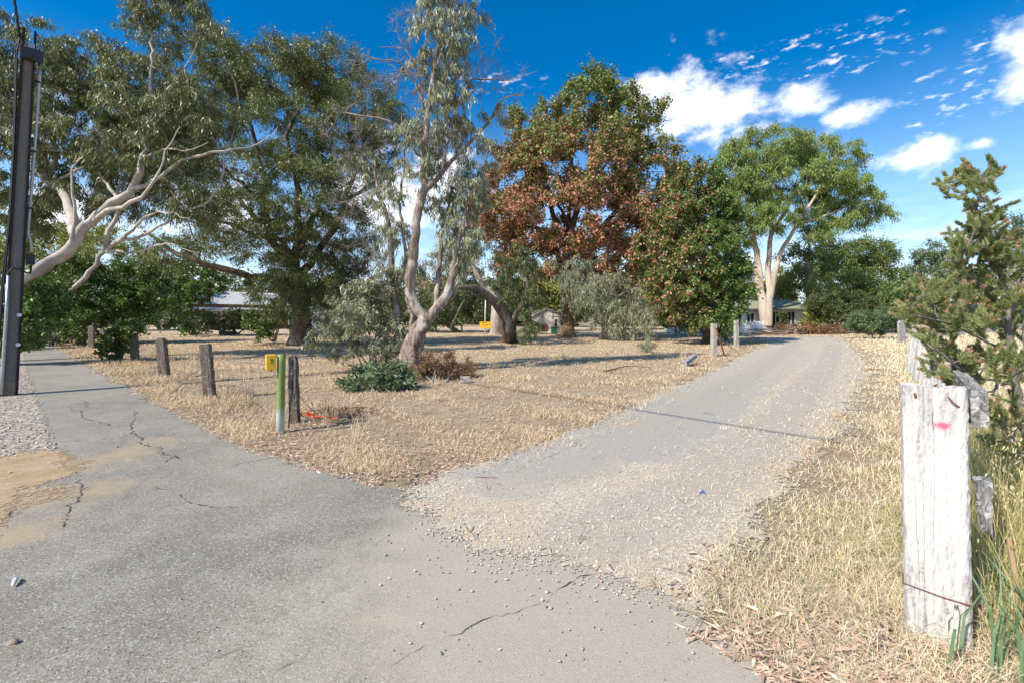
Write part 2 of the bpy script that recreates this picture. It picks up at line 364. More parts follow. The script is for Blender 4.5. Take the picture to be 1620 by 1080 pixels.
# verge of coarse grey gravel by the pole, orange dirt
m, t, out, tc = newmat('coarse_verge_gravel'); al_, e_ = edge_alpha(t, tc, .1)
v = t.n('ShaderNodeTexVoronoi', Vector=tc, Scale=26.0); sc_ = t.n('ShaderNodeSeparateColor', Color=v.outputs['Color']); fin = t.noise(tc, 40, 5, .7)
st = t.ramp(sc_.outputs[0], [(0, (.26, .22, .18)), (.4, (.40, .34, .27)), (.8, (.52, .45, .37)), (1, (.60, .54, .46))])
st = t.mix(t.ss(v.outputs['Distance'], .45, .8, 0, .8), st, (.16, .12, .09))
st = t.mix(t.ss(fin, .5, .75, 0, .6), st, (.28, .215, .15))
finish(t, out, st, .95, v.outputs['Distance'], -1.0, .03, .2, alpha=al_); M['verge'] = m
tag(sheet('verge_ground', VERGE, .006, M['verge']), 'coarse grey gravel verge around the utility pole', None, kind='structure')
m, t, out, tc = newmat('orange_dirt'); al_, e_ = edge_alpha(t, tc, .5, 30)
mid = t.noise(tc, 3, 6, .65); fin = t.noise(tc, 60, 5, .75)
g = t.mix(t.ss(mid, .3, .7), (.36, .25, .135), (.47, .355, .225)); g = t.mix(t.ss(fin, .5, .72, 0, .6), g, (.27, .18, .10)); g = t.mix(t.ss(fin, .45, .3, 0, .5), g, (.56, .45, .31))
finish(t, out, g, .95, fin, .6, .01, .15, alpha=al_); M['dirt'] = m
tag(sheet('dirt_ground', DIRT, .0075, M['dirt']), 'patch of orange dirt at the edge of the asphalt', None, kind='structure')
# cracks
def crack(mb, pix, w0=.006, g=rng):
    p, _ = resample([G(*q) for q in pix], .03); n = len(p)
    off = np.cumsum(g.normal(size=n)) * .012; off -= np.linspace(off[0], off[-1], n); t_ = nrm(np.gradient(p, axis=0)); s = np.stack([-t_[:, 1], t_[:, 0], 0 * off], -1)
    p = p + s * (off + g.normal(size=n) * .007)[:, None]; ww = .55 * w0 * np.clip(1 + .8 * g.normal(size=n), .25, 2.2) * np.clip(np.minimum(np.arange(n), np.arange(n)[::-1]) / 3, .2, 1) * np.where(np.convolve(g.random(n), np.ones(3) / 3, 'same') < .36, .15, 1)
    v = np.stack([p - s * ww[:, None], p + s * ww[:, None]], 1).reshape(-1, 3); v[:, 2] = .0082
    k = np.arange(n - 1) * 2; mb.add(v, np.stack([k, k + 1, k + 3, k + 2], -1))
mb = MB()
for c_, w_ in [([(111, 647), (130, 652), (156, 663), (176, 674)], .010), ([(214, 649), (216, 660), (202, 672), (210, 680), (208, 686), (224, 692), (215, 701), (242, 709), (251, 716), (274, 721), (300, 728)], .011),
           ([(236, 768), (246, 777), (267, 779), (286, 790), (300, 800), (340, 803), (380, 803)], .008), ([(130, 757), (111, 790), (100, 810), (101, 829), (108, 840)], .007), ([(350, 742), (400, 732), (440, 720)], .006),
           ([(425, 1077), (465, 1045), (500, 1020)], .0022), ([(615, 1060), (665, 1030), (715, 1002), (780, 972), (860, 950)], .0022), ([(300, 1065), (370, 1032), (450, 1005)], .002), ([(92, 699), (155, 696), (208, 690)], .006),
           ([(274, 721), (262, 735), (248, 745)], .005), ([(224, 692), (250, 688), (275, 684)], .004), ([(120, 630), (137, 640), (139, 648)], .007), ([(65, 597), (110, 599), (150, 596)], .008), ([(860, 955), (905, 925), (960, 905)], .004)]:
    crack(mb, c_, w_)
tag(mb.build('road_cracks', plain('dark_crack', (.10, .088, .074), .3, 40, .95)), 'dark ragged cracks across the asphalt path', None, kind='structure')  # crack gaps as thin flat dark brown strips over the asphalt

# ------------------------------------------------------------------ plants
def rand_dirs(g, n):
    v = g.normal(size=(n, 3)); return nrm(v)
def prisms(A, B, ra, rb):
    """three sided tapered twigs"""
    n = len(A); t_ = nrm(B - A); ref = np.where(np.abs(t_[:, 2:3]) < .9, [[0, 0, 1.]], [[1., 0, 0]])
    u = nrm(np.cross(t_, ref)); w_ = np.cross(t_, u); vs_ = []
    for (c, r) in ((A, ra), (B, rb)):
        for k in range(3):
            th = k * 2.0944; vs_.append(c + np.asarray(r)[..., None] * (u * math.cos(th) + w_ * math.sin(th)) if np.ndim(r) else c + r * (u * math.cos(th) + w_ * math.sin(th)))
    v = np.stack(vs_, 1).reshape(-1, 3); b = np.arange(n)[:, None] * 6
    f = np.concatenate([b + np.array([[k, (k + 1) % 3, 3 + (k + 1) % 3, 3 + k]]) for k in range(3)])
    return v, f
def leaf_quads(g, p, d, L, Wd, fold=.0):
    """kite shaped leaves at p along d"""
    n = len(p); s = nrm(np.cross(d, rand_dirs(g, n))); L = np.broadcast_to(L, (n,))[:, None]; Wd = np.broadcast_to(Wd, (n,))[:, None]
    mid = p + d * L * .42
    v = np.stack([p, mid - s * Wd / 2, p + d * L, mid + s * Wd / 2], 1)
    return v.reshape(-1, 3), np.arange(n * 4).reshape(n, 4)
PAL_GAIN = np.array([1.36, 1.30, 1.10])
PAL = {
    'gum_olive': [(.115, .135, .055), (.165, .175, .075), (.075, .10, .045)],
    'gum_grey': [(.21, .23, .165), (.28, .30, .22), (.15, .17, .115)],
    'olive_yellow': [(.115, .145, .048), (.165, .185, .065), (.075, .10, .04)],
    'oak': [(.11, .16, .042), (.155, .195, .055), (.08, .115, .034)],
    'bright': [(.122, .18, .038), (.165, .215, .055), (.085, .14, .03)],
    'dark': [(.06, .085, .03), (.09, .115, .04), (.045, .065, .028)],
    'deep': [(.075, .125, .03), (.11, .165, .04), (.05, .09, .025)],
    'pine': [(.095, .14, .035), (.13, .17, .05), (.065, .10, .03)],
    'yellowgreen': [(.19, .21, .045), (.25, .25, .06), (.13, .16, .04)],
    'bluegreen': [(.10, .155, .085), (.14, .19, .11), (.07, .11, .06)],
    'dead': [(.17, .10, .06), (.22, .13, .08), (.11, .07, .05)],
    'rust': [(.52, .235, .14), (.62, .33, .21), (.42, .17, .105)],
}
DENS, LEAFM = 3.2, 2.0
class Plant:
    def __init__(s, seed): s.g = np.random.default_rng(seed); s.mb = MB(); s.pos = []; s.dir = []; s.par = []; s.rad = []; s.paths = []; s.cl = []; s.twv = MB(); s.lv = MB(); s.lc = []
    def limb(s, pts, r0, r1, seg=.35, sides=10, rough=.06, jit=.015, start=None, power=1.0, flare=0.0):
        p, tt = resample(pts, seg, s.g, jit); r = r0 + (r1 - r0) * tt ** power
        if flare: r = r * (1 + flare * np.exp(-np.maximum(p[:, 2] - p[0, 2], 0) / .35))
        v, f = tube(p, r, sides, rough, s.g); s.mb.add(v, f)
        n0 = len(s.pos); d = nrm(np.gradient(p, axis=0))
        for k in range(len(p)): s.pos.append(p[k]); s.dir.append(d[k]); s.par.append(n0 + k - 1 if k else -1); s.rad.append(r[k])
        return p
    def clumps(s, ells, r, density=1.0, shell=.35):
        """ells: (centre xyz, radii xyz); poisson-ish clump centres, more of them near the surface"""
        out = []
        for c, q in ells:
            c, q = np.asarray(c, float), np.asarray(q, float)
            n = max(3, int(density * DENS * (np.prod(q) ** (1 / 3) / r) ** 2)); tries = 0; mine = []
            while len(mine) < n and tries < n * 12:
                tries += 1; u = rand_dirs(s.g, 1)[0] * (shell + (1 - shell) * s.g.random() ** .6)
                p = c + u * q
                if p[2] < .03: continue
                if all((p[0] - o[0]) ** 2 + (p[1] - o[1]) ** 2 + (p[2] - o[2]) ** 2 > (.75 * r) ** 2 for o in mine): mine.append(p)
            out += mine
        return out
    def grow(s, clumps, rtip=.012, seg=.5, curve=.35, sides=5, up=.12):
        if not clumps: return []
        N0 = len(s.pos); pos = np.zeros((N0 + len(clumps) * 24 + 10, 3)); dr = np.zeros_like(pos); n = N0
        pos[:n] = s.pos; dr[:n] = s.dir; par = list(s.par); cnt = np.zeros(len(pos)); base_r = np.zeros(len(pos)); base_r[:n] = s.rad
        order = sorted(range(len(clumps)), key=lambda k: np.min(((pos[:N0] - clumps[k]) ** 2).sum(1)))
        paths = []; ends = []
        for k in order:
            c = np.asarray(clumps[k]); v = c - pos[:n]; dd = np.linalg.norm(v, axis=1) + 1e-6
            cs = (v * dr[:n]).sum(1) / dd
            cost = dd * (1.45 - .45 * cs) + .35 * np.maximum(0, pos[:n, 2] - c[2])
            a = int(np.argmin(cost)); L = dd[a]; kk = int(np.clip(L / seg, 2, 20))
            t_ = np.linspace(0, 1, kk + 1)[1:, None]; p0 = pos[a]; ctl = p0 + dr[a] * L * curve + np.array([0, 0, L * up])
            q = (1 - t_) ** 2 * p0 + 2 * t_ * (1 - t_) * ctl + t_ ** 2 * c
            q[:-1] += s.g.normal(size=(kk - 1, 3)) * L * .028
            prev = a; idx = [a]
            for i_ in range(kk):
                pos[n] = q[i_]; dr[n] = nrm(q[i_] - pos[prev]); par.append(prev); idx.append(n); prev = n; n += 1
            paths.append(idx); ends.append(prev)
            w_ = prev
            while w_ >= N0: cnt[w_] += 1; w_ = par[w_]
        r = np.maximum(rtip * np.maximum(cnt, 1) ** .4, base_r)
        for idx in paths:
            pp = pos[idx]; rr = r[idx].copy(); rr[0] = min(rr[0], rr[1] * 1.25); rr[-1] *= .6
            v, f = tube(pp, rr, sides); s.mb.add(v, f)
        s.pos = list(pos[:n]); s.dir = list(dr[:n]); s.par = par; s.rad = list(r[:n])
        return [(pos[e], dr[e]) for e in ends]
    def twigs(s, ends, R_, nt, r0=.006, flat=.8, upb=.2, mb=None, fwd=.45, droop=0.0):
        """twigs spreading from every clump centre; returns (start, end) arrays"""
        E = np.array([e[0] for e in ends]); D = np.array([e[1] for e in ends]); A = np.repeat(E, nt, 0); n = len(A)
        d = rand_dirs(s.g, n) + np.repeat(D, nt, 0) * fwd + np.array([0, 0, upb]); d[:, 2] *= flat; d = nrm(d)
        L = .82 * R_ * (.45 + .75 * s.g.random(n))[:, None]
        Mi = A + d * L * .55 + s.g.normal(size=(n, 3)) * R_ * .05; B = A + d * L + s.g.normal(size=(n, 3)) * R_ * .1 - np.array([0, 0, droop]) * L
        t_ = mb or s.twv
        t_.add(*prisms(A, Mi, r0, r0 * .7)); t_.add(*prisms(Mi, B, r0 * .7, r0 * .3))
        return A, Mi, B
    def leaves(s, tw, per, L, Wd, droop, pal, red=None, spread=.06, hue=.18, dead=0.0):
        A, Mi, B = tw; per = int(per * LEAFM); n = len(A) * per; g = s.g
        t_ = .25 + .85 * g.random((len(A), per)); t_ = t_[..., None]
        p = np.where(t_ < .55, A[:, None] + (Mi - A)[:, None] * (t_ / .55), Mi[:, None] + (B - Mi)[:, None] * ((t_ - .55) / .45)).reshape(-1, 3)
        p = p + g.normal(size=p.shape) * spread
        out = nrm(np.repeat(B - A, per, 0)); d = nrm(out * (1 - droop) * .8 + rand_dirs(g, n) * (1 - droop * .55) + np.array([0, 0, -1.6 * droop]))
        LL = L * (.6 + .7 * g.random(n)); v, f = leaf_quads(g, p, d, LL, Wd * (.7 + .6 * g.random(n)))
        s.lv.add(v, f)
        P_ = np.array(PAL[pal]) * PAL_GAIN; k = g.random((n, 3)) ** 2 + .02; k /= k.sum(1, keepdims=True); c = k @ P_
        tv = np.repeat(1 + hue * g.normal(size=(len(A), 1)), per, 0); c = c * np.clip(tv, .55, 1.6) * (1 + .12 * g.normal(size=(n, 1)))
        if red is not None:
            pr = red(p) * np.repeat(.4 + 1.2 * g.random(len(A)), per); h = g.random(n) < pr
            Q = np.array(PAL['rust']); k2 = g.random((n, 3)); k2 /= k2.sum(1, keepdims=True); c[h] = (k2 @ Q)[h]
        if dead:
            h = g.random(n) < dead; c[h] = np.array(PAL['dead'])[g.integers(0, 3, h.sum())]
        s.lc.append(np.repeat(np.clip(c, .01, .8), 4, 0))
    def make(s, name, base, label, cat, bark, leaf, group=None, trunk='trunk', crown='crown', twig_name=None, twig_mat=None):
        base = np.asarray(base, float); o = thing(name, base, label, cat, group)
        if s.twv.n and not twig_name:
            for k, fs in s.twv.f.items():
                for f in fs: s.mb.f.setdefault(k, []).append(f + s.mb.n)
            s.mb.v += s.twv.v; s.mb.n += s.twv.n
        if s.mb.n: s.mb.build(trunk, bark, o, True, base)
        if twig_name and s.twv.n: s.twv.build(twig_name, twig_mat, o, False, base)
        if s.lv.n:
            v = np.concatenate(s.lv.v) - base; f = np.concatenate(s.lv.f[4])
            mesh_np(crown, v, f, leaf, o, col=np.concatenate(s.lc))
        return o
def E(px, py, rx, ry, d, dr):
    return (P(px, py, d), (rx / F * d, dr, ry / F * d))
def PP(lst): return [P(*q) for q in lst]

# --- A: leaning white gum over the path
pl = Plant(11); b0 = np.array([-17.4, 13.6, -.1])
trunkA = [b0, b0 + (1.0, .1, 1.3)] + PP([(53, 433, 14.0), (110, 393, 14.2), (134, 359, 14.4), (187, 316, 14.6), (212, 296, 14.7), (229, 250, 14.8), (233, 213, 14.8), (244, 190, 14.9), (236, 140, 15), (243, 100, 15), (238, 50, 15.2), (248, -30, 15.4), (262, -90, 15.6)])
pl.limb(trunkA, .21, .018, .22, 12, .10, .035, power=.8, flare=.35)
pl.limb(PP([(150, 349, 14.4), (170, 334, 14.1), (205, 322, 13.9), (226, 309, 13.8), (246, 280, 13.8), (262, 240, 13.9), (285, 200, 14)]), .085, .010, .25, jit=.03)
pl.limb([b0 + (.5, .6, 0), b0 + (1.6, 1.0, .5)] + PP([(60, 508, 15.2), (92, 478, 15.4), (116, 454, 15.3), (143, 430, 15.2), (165, 398, 15.2), (187, 383, 15.1), (230, 370, 15), (277, 347, 15), (340, 308, 15.2), (352, 270, 15.4), (358, 235, 15.5), (370, 205, 15.6)]), .10, .010, .25, 10, jit=.03)
pl.limb(PP([(165, 396, 15.2), (172, 365, 15.2), (190, 335, 15.3), (198, 290, 15.4), (215, 250, 15.5)]), .08, .012, .3, 8)
pl.limb(PP([(205, 300, 14.65), (232, 296, 14.65), (252, 281, 14.6), (277, 263, 14.6), (320, 247, 14.7), (370, 235, 15), (392, 233, 15.3), (420, 222, 15.5), (440, 200, 15.7)]), .07, .008, .25, 8, jit=.03)
for pts, r_ in (([(187, 316, 14.6), (160, 280, 15), (150, 240, 15.3), (120, 200, 15.6)], .06), ([(150, 348, 14.4), (190, 300, 15.2), (200, 255, 15.6), (180, 205, 16)], .06), ([(187, 383, 15.1), (230, 345, 14.6), (262, 335, 14.3), (300, 345, 14)], .05), ([(165, 398, 15.2), (215, 400, 15), (262, 385, 14.8), (310, 400, 14.6)], .045), ([(110, 393, 14.2), (120, 340, 14), (112, 280, 14), (135, 220, 14.2)], .06), ([(83, 293, 15.3), (120, 270, 15), (160, 262, 15), (190, 235, 15)], .05), ([(229, 250, 14.8), (262, 235, 14.5), (290, 240, 14.3), (330, 225, 14.3)], .045)):
    pl.limb(PP(pts), r_, .008, .25, 7, .05, .03)
pl.limb(PP([(120, 372, 14.3), (104, 310, 15), (83, 293, 15.3), (57, 273, 15.6), (20, 253, 15.8), (-40, 215, 16)]), .15, .06, .3, 9)
pl.limb(PP([(73, 282, 15.4), (88, 248, 15.6), (82, 215, 15.7), (70, 170, 15.9)]), .10, .03, .3, 8)
pl.limb(PP([(229, 250, 14.8), (222, 215, 15.5), (190, 160, 16), (150, 110, 16.3)]), .07, .02, .35, 7)
pl.limb(PP([(240, 165, 14.9), (258, 150, 15), (278, 128, 15), (300, 95, 15.2)]), .05, .015, .3, 6)
pl.limb([b0 + (-.3, .5, 0), b0 + (-.7, 1.0, 2.2)] + PP([(-90, 330, 15), (-30, 225, 15), (10, 182, 15), (30, 205, 15), (60, 120, 15.5)]), .26, .04, .35, 9)
cA = pl.clumps(density=1.25, ells=[E(50, 110, 75, 80, 15.5, 1.7), E(145, 115, 75, 65, 16, 1.6), E(110, 200, 95, 60, 15.5, 2), E(225, 150, 70, 80, 15.5, 1.6), E(268, 15, 65, 50, 15.3, 1.0), E(255, -40, 60, 50, 15.3, 1.0), E(300, 195, 60, 75, 15.5, 1.6),
                E(210, 245, 110, 55, 15.2, 1.8), E(40, 300, 60, 60, 15.8, 1.6), E(330, 40, 18, 35, 15.2, .5), E(-80, 150, 90, 140, 15, 2), E(150, 300, 80, 45, 16, 1.4), E(290, 320, 50, 40, 15.2, .9)], r=.48)
en = pl.grow(cA, .010, .35)
tw = pl.twigs(en, .5, 9, .005, .8, .1, droop=.25)
pl.leaves(tw, 17, .17, .027, .62, 'gum_olive', hue=.22, dead=.015)
pl.make('gum_tree', b0, 'leaning white barked gum tree arching over the asphalt path behind the pole', 'tree', M['white_bark'], M['leaf'])

# --- B: broad spreading tree
pl = Plant(12); d0 = 25.0; b0 = G(476, 545)
pl.limb([b0 - (0, 0, .15), P(477, 520, d0 + .8), P(478, 490, d0), P(474, 455, d0), P(468, 425, d0)], .62, .36, .35, 12, .06, .03, flare=.5)
for pts, r0, r1 in [([(474, 462, 25), (455, 445, 25), (420, 442, 24), (380, 434, 23), (340, 424, 22.5), (300, 410, 22), (262, 388, 22), (228, 366, 22)], .26, .06),
                    ([(468, 428, 25), (430, 380, 24.5), (418, 320, 24), (415, 262, 24), (395, 200, 23.5), (380, 170, 23)], .24, .06),
                    ([(468, 428, 25), (470, 370, 24), (470, 290, 23.5), (455, 215, 23), (478, 165, 23)], .24, .05),
                    ([(472, 440, 25), (510, 390, 25), (545, 320, 25), (565, 250, 25), (590, 195, 25.5)], .24, .05),
                    ([(470, 432, 25), (450, 390, 26), (400, 340, 27), (350, 280, 27.5), (300, 220, 28), (270, 160, 28)], .2, .05),
                    ([(470, 400, 24.4), (500, 330, 26), (520, 260, 27), (530, 180, 27.5)], .18, .05),
                    ([(430, 380, 24.5), (390, 365, 23), (340, 345, 21.5), (290, 320, 21)], .12, .03),
                    ([(418, 320, 24), (360, 270, 22), (310, 225, 21.5)], .11, .03),
                    ([(545, 320, 25), (590, 290, 24), (625, 240, 24)], .12, .03)]:
    pl.limb(PP(pts), r0, r1, .45, 8, .05, .05)
cB = pl.clumps(density=1.55, shell=.4, ells=[E(440, 122, 105, 32, 24, 4.5), E(330, 125, 80, 42, 25, 4.5), E(540, 140, 80, 36, 25, 4.5), E(385, 112, 60, 28, 25, 3.5), E(490, 118, 60, 28, 24, 3.5), E(605, 195, 48, 42, 24.5, 3), E(400, 215, 120, 50, 24, 5), E(540, 235, 80, 60, 25, 4), E(470, 310, 110, 60, 24, 4.5),
                E(390, 370, 95, 45, 23.5, 3.5), E(300, 290, 70, 60, 24, 3.5), E(545, 370, 55, 60, 25.5, 3), E(500, 430, 65, 42, 24, 2.5), E(440, 460, 40, 40, 23.5, 1.8), E(265, 390, 50, 28, 22, 1.5), E(250, 220, 40, 70, 27, 3), E(520, 480, 30, 45, 25, 1.5)], r=.85)
en = pl.grow(cB, .015, .6)
tw = pl.twigs(en, .85, 11, .008, .6, .25, droop=.1)
pl.leaves(tw, 18, .17, .038, .45, 'olive_yellow', spread=.1, hue=.2, dead=.02)
pl.make('spreading_tree', b0, 'broad flat topped olive tree with a dark trunk left of the twisted gum', 'tree', M['brown_bark'], M['leaf'])

# --- C: multi stemmed grey gum in the middle
pl = Plant(13); b0 = G(648, 592) - (0, 0, .1); D = 12.2
pl.limb([b0, P(648, 566, D), P(660, 530, D), P(676, 503, D)], .25, .18, .10, 18, .12, .012, flare=.5)
stem1 = [(678, 505, D), (664, 494, D), (653, 472, D), (648, 450, D), (654, 405, D), (660, 345, D), (667, 312, D), (674, 296, D)]
pl.limb(PP(stem1), .145, .085, .13, 14, .075, .008)
pl.limb(PP([(673, 300, D), (671, 255, D), (674, 215, D - .1), (680, 165, D - .2), (690, 90, D - .3), (702, 28, D - .4), (700, -50, D - .4), (706, -110, D - .3)]), .095, .02, .25, 9, .04, .02)
pl.limb(PP([(673, 300, D), (690, 284, D), (727, 242, D + .2), (770, 198, D + .4), (795, 157, D + .5), (830, 150, D + .6)]), .075, .015, .25, 8, .04, .015)
pl.limb(PP([(676, 506, D), (700, 476, D + .1), (714, 444, D + .2), (720, 402, D + .3), (730, 360, D + .4), (742, 318, D + .5), (757, 270, D + .7)]), .145, .02, .14, 14, .08, .008)
pl.limb(PP([(655, 540, D + .3), (650, 500, D + .5), (640, 450, D + .6), (640, 390, D + .7), (632, 320, D + .8), (640, 250, D + .9), (636, 180, D + .9)]), .08, .012, .15, 9, .1, .02)
pl.limb(PP([(690, 490, D + .1), (715, 470, D + .4), (738, 420, D + .6), (745, 370, D + .8), (770, 320, D + .9)]), .06, .012, .15, 8, .1, .02)
pl.limb(PP([(690, 488, D), (694, 430, D + .6), (700, 365, D + .8), (716, 300, D + .9)]), .09, .03, .22, 8, .05, .012)
pl.limb(PP([(640, 580, D + .2), (634, 530, D + .5), (628, 492, D + .6), (620, 450, D + .6), (619, 402, D + .6), (614, 350, D + .6), (598, 300, D + .7), (590, 250, D + .8)]), .15, .025, .22, 10, .06, .012, flare=.3)
pl.limb(PP([(672, 147 + 60, D), (668, 160, D), (655, 130, D - .1), (637, 104, D - .2), (623, 97, D - .3), (590, 92, D - .4), (560, 84, D - .5)]), .035, .008, .2, 6, .03, .01)
pl.limb(PP([(673, 250, D), (660, 245, D), (645, 215, D + .1), (612, 190, D + .2), (560, 181, D + .3), (545, 178, D + .3)]), .045, .01, .2, 6, .03, .01)
pl.limb(PP([(676, 200, D), (655, 95, D), (640, 78, D), (600, 75, D)]), .03, .008, .2, 6)
pl.limb(PP([(690, 160, D), (730, 160, D), (765, 120, D), (790, 60, D)]), .03, .008, .2, 6)
pl.limb(PP([(695, 280, D), (735, 140, D), (770, 128, D), (806, 127, D), (850, 113, D)]), .03, .006, .2, 6)
liveN = len(pl.pos)
cC = pl.clumps([E(690, 40, 38, 60, D - .3, .8), E(700, -50, 50, 60, D - .3, .9), E(745, 25, 22, 25, D, .5), E(705, 150, 42, 45, D, .8), E(735, 215, 45, 45, D + .3, .8), E(680, 225, 35, 50, D, .8), E(745, 290, 40, 45, D + .5, .8), E(700, 300, 30, 50, D + .6, .7),
                E(605, 300, 34, 45, D + .6, .7), E(622, 370, 34, 40, D + .6, .6), E(575, 255, 26, 24, D + .7, .5), E(725, 385, 42, 50, D + .4, .7), E(728, 345, 40, 40, D + .4, .7), E(660, 270, 28, 30, D, .5), E(640, 420, 30, 28, D + .6, .5), E(785, 180, 20, 20, D + .4, .4), E(670, 100, 30, 40, D, .6), E(720, 110, 30, 35, D, .6), E(650, 200, 24, 30, D, .5), E(715, 60, 30, 40, D - .3, .6)], .33, 1.0, .2)
en = pl.grow(cC, .007, .25)
tw = pl.twigs(en, .36, 7, .004, .9, .1, droop=.45)
pl.leaves(tw, 12, .155, .022, .75, 'gum_grey', spread=.03, hue=.15, dead=.01)
dead = Plant(14); dead.pos, dead.dir, dead.rad, dead.par = list(pl.pos), list(pl.dir), list(pl.rad), list(pl.par)
cD = dead.clumps([E(610, 110, 55, 28, D - .2, .6), E(565, 130, 30, 45, D - .3, .6), E(590, 215, 50, 40, D + .2, .7), E(535, 205, 35, 45, D + .3, .6), E(790, 130, 50, 30, D + .3, .5), E(640, 35, 30, 35, D - .2, .5), E(720, 90, 45, 50, D, .6), E(665, 130, 40, 60, D, .6), E(640, 300, 45, 60, D + .4, .6), E(770, 80, 25, 40, D, .4), E(620, 420, 40, 40, D + .5, .5), E(700, 240, 60, 80, D, .8), E(560, 300, 40, 60, D + .4, .8), E(580, 400, 40, 40, D + .5, .6)], .34, 1.1, .2)
en = dead.grow(cD, .0045, .2, sides=4)
dead.twigs(en, .45, 14, .0036, 1, .2)
oC = pl.make('multi_stemmed_gum', b0, 'grey green multi stemmed gum with twisted mottled trunks in the middle of the lot', 'tree', M['pink_bark'], M['leaf'])
for k, fs in dead.twv.f.items():
    for f in fs: dead.mb.f.setdefault(k, []).append(f + dead.mb.n)
dead.mb.v += dead.twv.v; dead.mb.build('dead_branches', M['dead_twig'], oC, True, b0)

def shrub(seed, name, base, ells, r, label, cat, pal, leafmat, L, Wd, droop, per, nt=8, dens=1.0, stems=5, bark='grey_bark', group=None, shell=.2, dead_=0.0, rt=.006, spread=.03, tw_r=None, hue=.18, red=None, upb=.25):
    p = Plant(seed); base = np.asarray(base, float)
    for k in range(stems):
        c, q = ells[k % len(ells)]; u = rand_dirs(p.g, 1)[0] * .35
        e = np.asarray(c) + u * np.asarray(q); s0 = base + p.g.normal(size=3) * np.array([.08, .08, 0]) * max(1, np.max(q) * .4) - (0, 0, .08)
        p.limb([s0, s0 * .55 + e * .45 + p.g.normal(size=3) * .08 * np.max(q), e], rt * 4.5, rt * 1.4, max(.15, .2 * np.max(q)), 6, .05, .01)
    en = p.grow(p.clumps(ells, r, dens, shell), rt, max(.15, r * .7))
    tw = p.twigs(en, tw_r or r * 1.05, nt, rt * .6, .9, upb)
    p.leaves(tw, per, L, Wd, droop, pal, spread=spread, dead=dead_, hue=hue, red=red)
    return p.make(name, base, label, cat, M[bark], M[leafmat], group, trunk='stem', crown='foliage')
# regrowth beside C
shrub(21, 'gum_sapling_thicket', G(590, 585), [E(570, 500, 62, 55, 12.6, .8), E(540, 535, 45, 30, 12.6, .7), E(600, 460, 35, 30, 12.6, .6), E(605, 540, 38, 34, 12.4, .6)], .30,
      'grey green gum sapling thicket leaning on the left side of the twisted gum trunk', 'shrub', 'gum_grey', 'leaf', .15, .028, .5, 11, 8, 1.0, 9, dead_=.05, hue=.28)
shrub(22, 'low_gum_bush', G(608, 622), [E(575, 602, 28, 20, 9.4, .35), E(610, 596, 40, 24, 9.4, .45), E(640, 603, 24, 18, 9.4, .3)], .16,
      'low spreading gum bush with broad bluish leaves in front of the twisted trunk', 'shrub', 'bluegreen', 'leaf', .12, .028, .3, 11, 7, .9, 7, dead_=.06, rt=.004)
shrub(23, 'dead_brush', G(695, 605), [E(690, 578, 45, 26, 11.2, .5), E(725, 585, 26, 20, 11.2, .35), E(665, 590, 20, 20, 11, .3)], .2,
      'pile of brown dead twigs and leaves at the foot of the twisted gum', 'brush pile', 'dead', 'litter', .09, .018, .5, 8, 12, 1.1, 9, 'dead_twig', rt=.004)
shrub(24, 'dead_leaf_tree', G(545, 545), [E(545, 420, 45, 40, 25, 1.5), E(590, 450, 40, 35, 25, 1.5), E(520, 450, 30, 25, 25, 1.2)], .7,
      'dead tree with hanging reddish brown leaves behind the sapling thicket', 'tree', 'dead', 'litter', .18, .04, .7, 12, 9, .9, 5, 'dead_twig', rt=.014, spread=.08, dead_=.1)
# --- D: big tree turning red
pl = Plant(15); d0 = 36; b0 = G(899, 534)
pl.limb([b0 - (0, 0, .2), P(899, 515, d0), P(897, 490, d0), P(895, 450, d0), P(897, 415, d0)], .50, .36, .5, 12, .06, .03, flare=.45)
for pts, r0, r1 in [([(896, 440, 36), (880, 400, 35.5), (850, 362, 35), (815, 350, 34), (780, 342, 33)], .24, .06), ([(897, 415, 36), (905, 360, 35.5), (925, 295, 35), (932, 240, 35), (935, 170, 35)], .3, .06),
                    ([(897, 420, 36), (930, 382, 36), (975, 335, 36), (1005, 285, 36), (1030, 250, 36)], .27, .06), ([(897, 412, 36), (878, 350, 36), (858, 275, 36.5), (845, 200, 37)], .26, .06),
                    ([(897, 412, 36), (900, 340, 38), (905, 260, 39), (900, 180, 40)], .25, .06), ([(930, 382, 36), (985, 380, 35), (1035, 370, 34)], .16, .05), ([(905, 360, 35.5), (870, 310, 33.5), (840, 270, 32.5)], .15, .04), ([(925, 295, 35), (965, 250, 33.5), (980, 200, 33)], .14, .04)]:
    pl.limb(PP(pts), r0, r1, .7, 8, .05, .06)
cD = pl.clumps([E(935, 165, 48, 36, 36, 3.5), E(985, 200, 58, 50, 36.5, 4), E(855, 215, 62, 52, 36, 4), E(925, 260, 105, 62, 34.5, 5), E(810, 290, 58, 58, 36, 4), E(1025, 285, 55, 62, 36, 4), E(905, 345, 135, 55, 34, 5), E(785, 345, 48, 42, 35.5, 3.5),
                E(1045, 370, 50, 50, 35, 3.5), E(965, 410, 75, 35, 34, 3), E(850, 405, 55, 32, 34, 2.5), E(1005, 440, 45, 30, 34, 2.5), E(810, 420, 30, 25, 34.5, 2), E(948, 135, 26, 16, 36, 2)], 1.05, 1.25, .5)
en = pl.grow(cD, .02, .9)
tw = pl.twigs(en, 1.0, 12, .011, .85, .2)
zt = P(0, 230, 36)[2]
def redD(p):
    py = HOR - (p[:, 2] - H) / p[:, 1] * F; px = CX + p[:, 0] / p[:, 1] * F
    return np.clip((py - 130) / 190, 0.03, 1) * np.clip(1.05 - np.clip((px - 960) / 200, 0, .6), 0, 1) * .70
pl.leaves(tw, 17, .20, .125, .25, 'oak', red=redD, spread=.14, hue=.2)
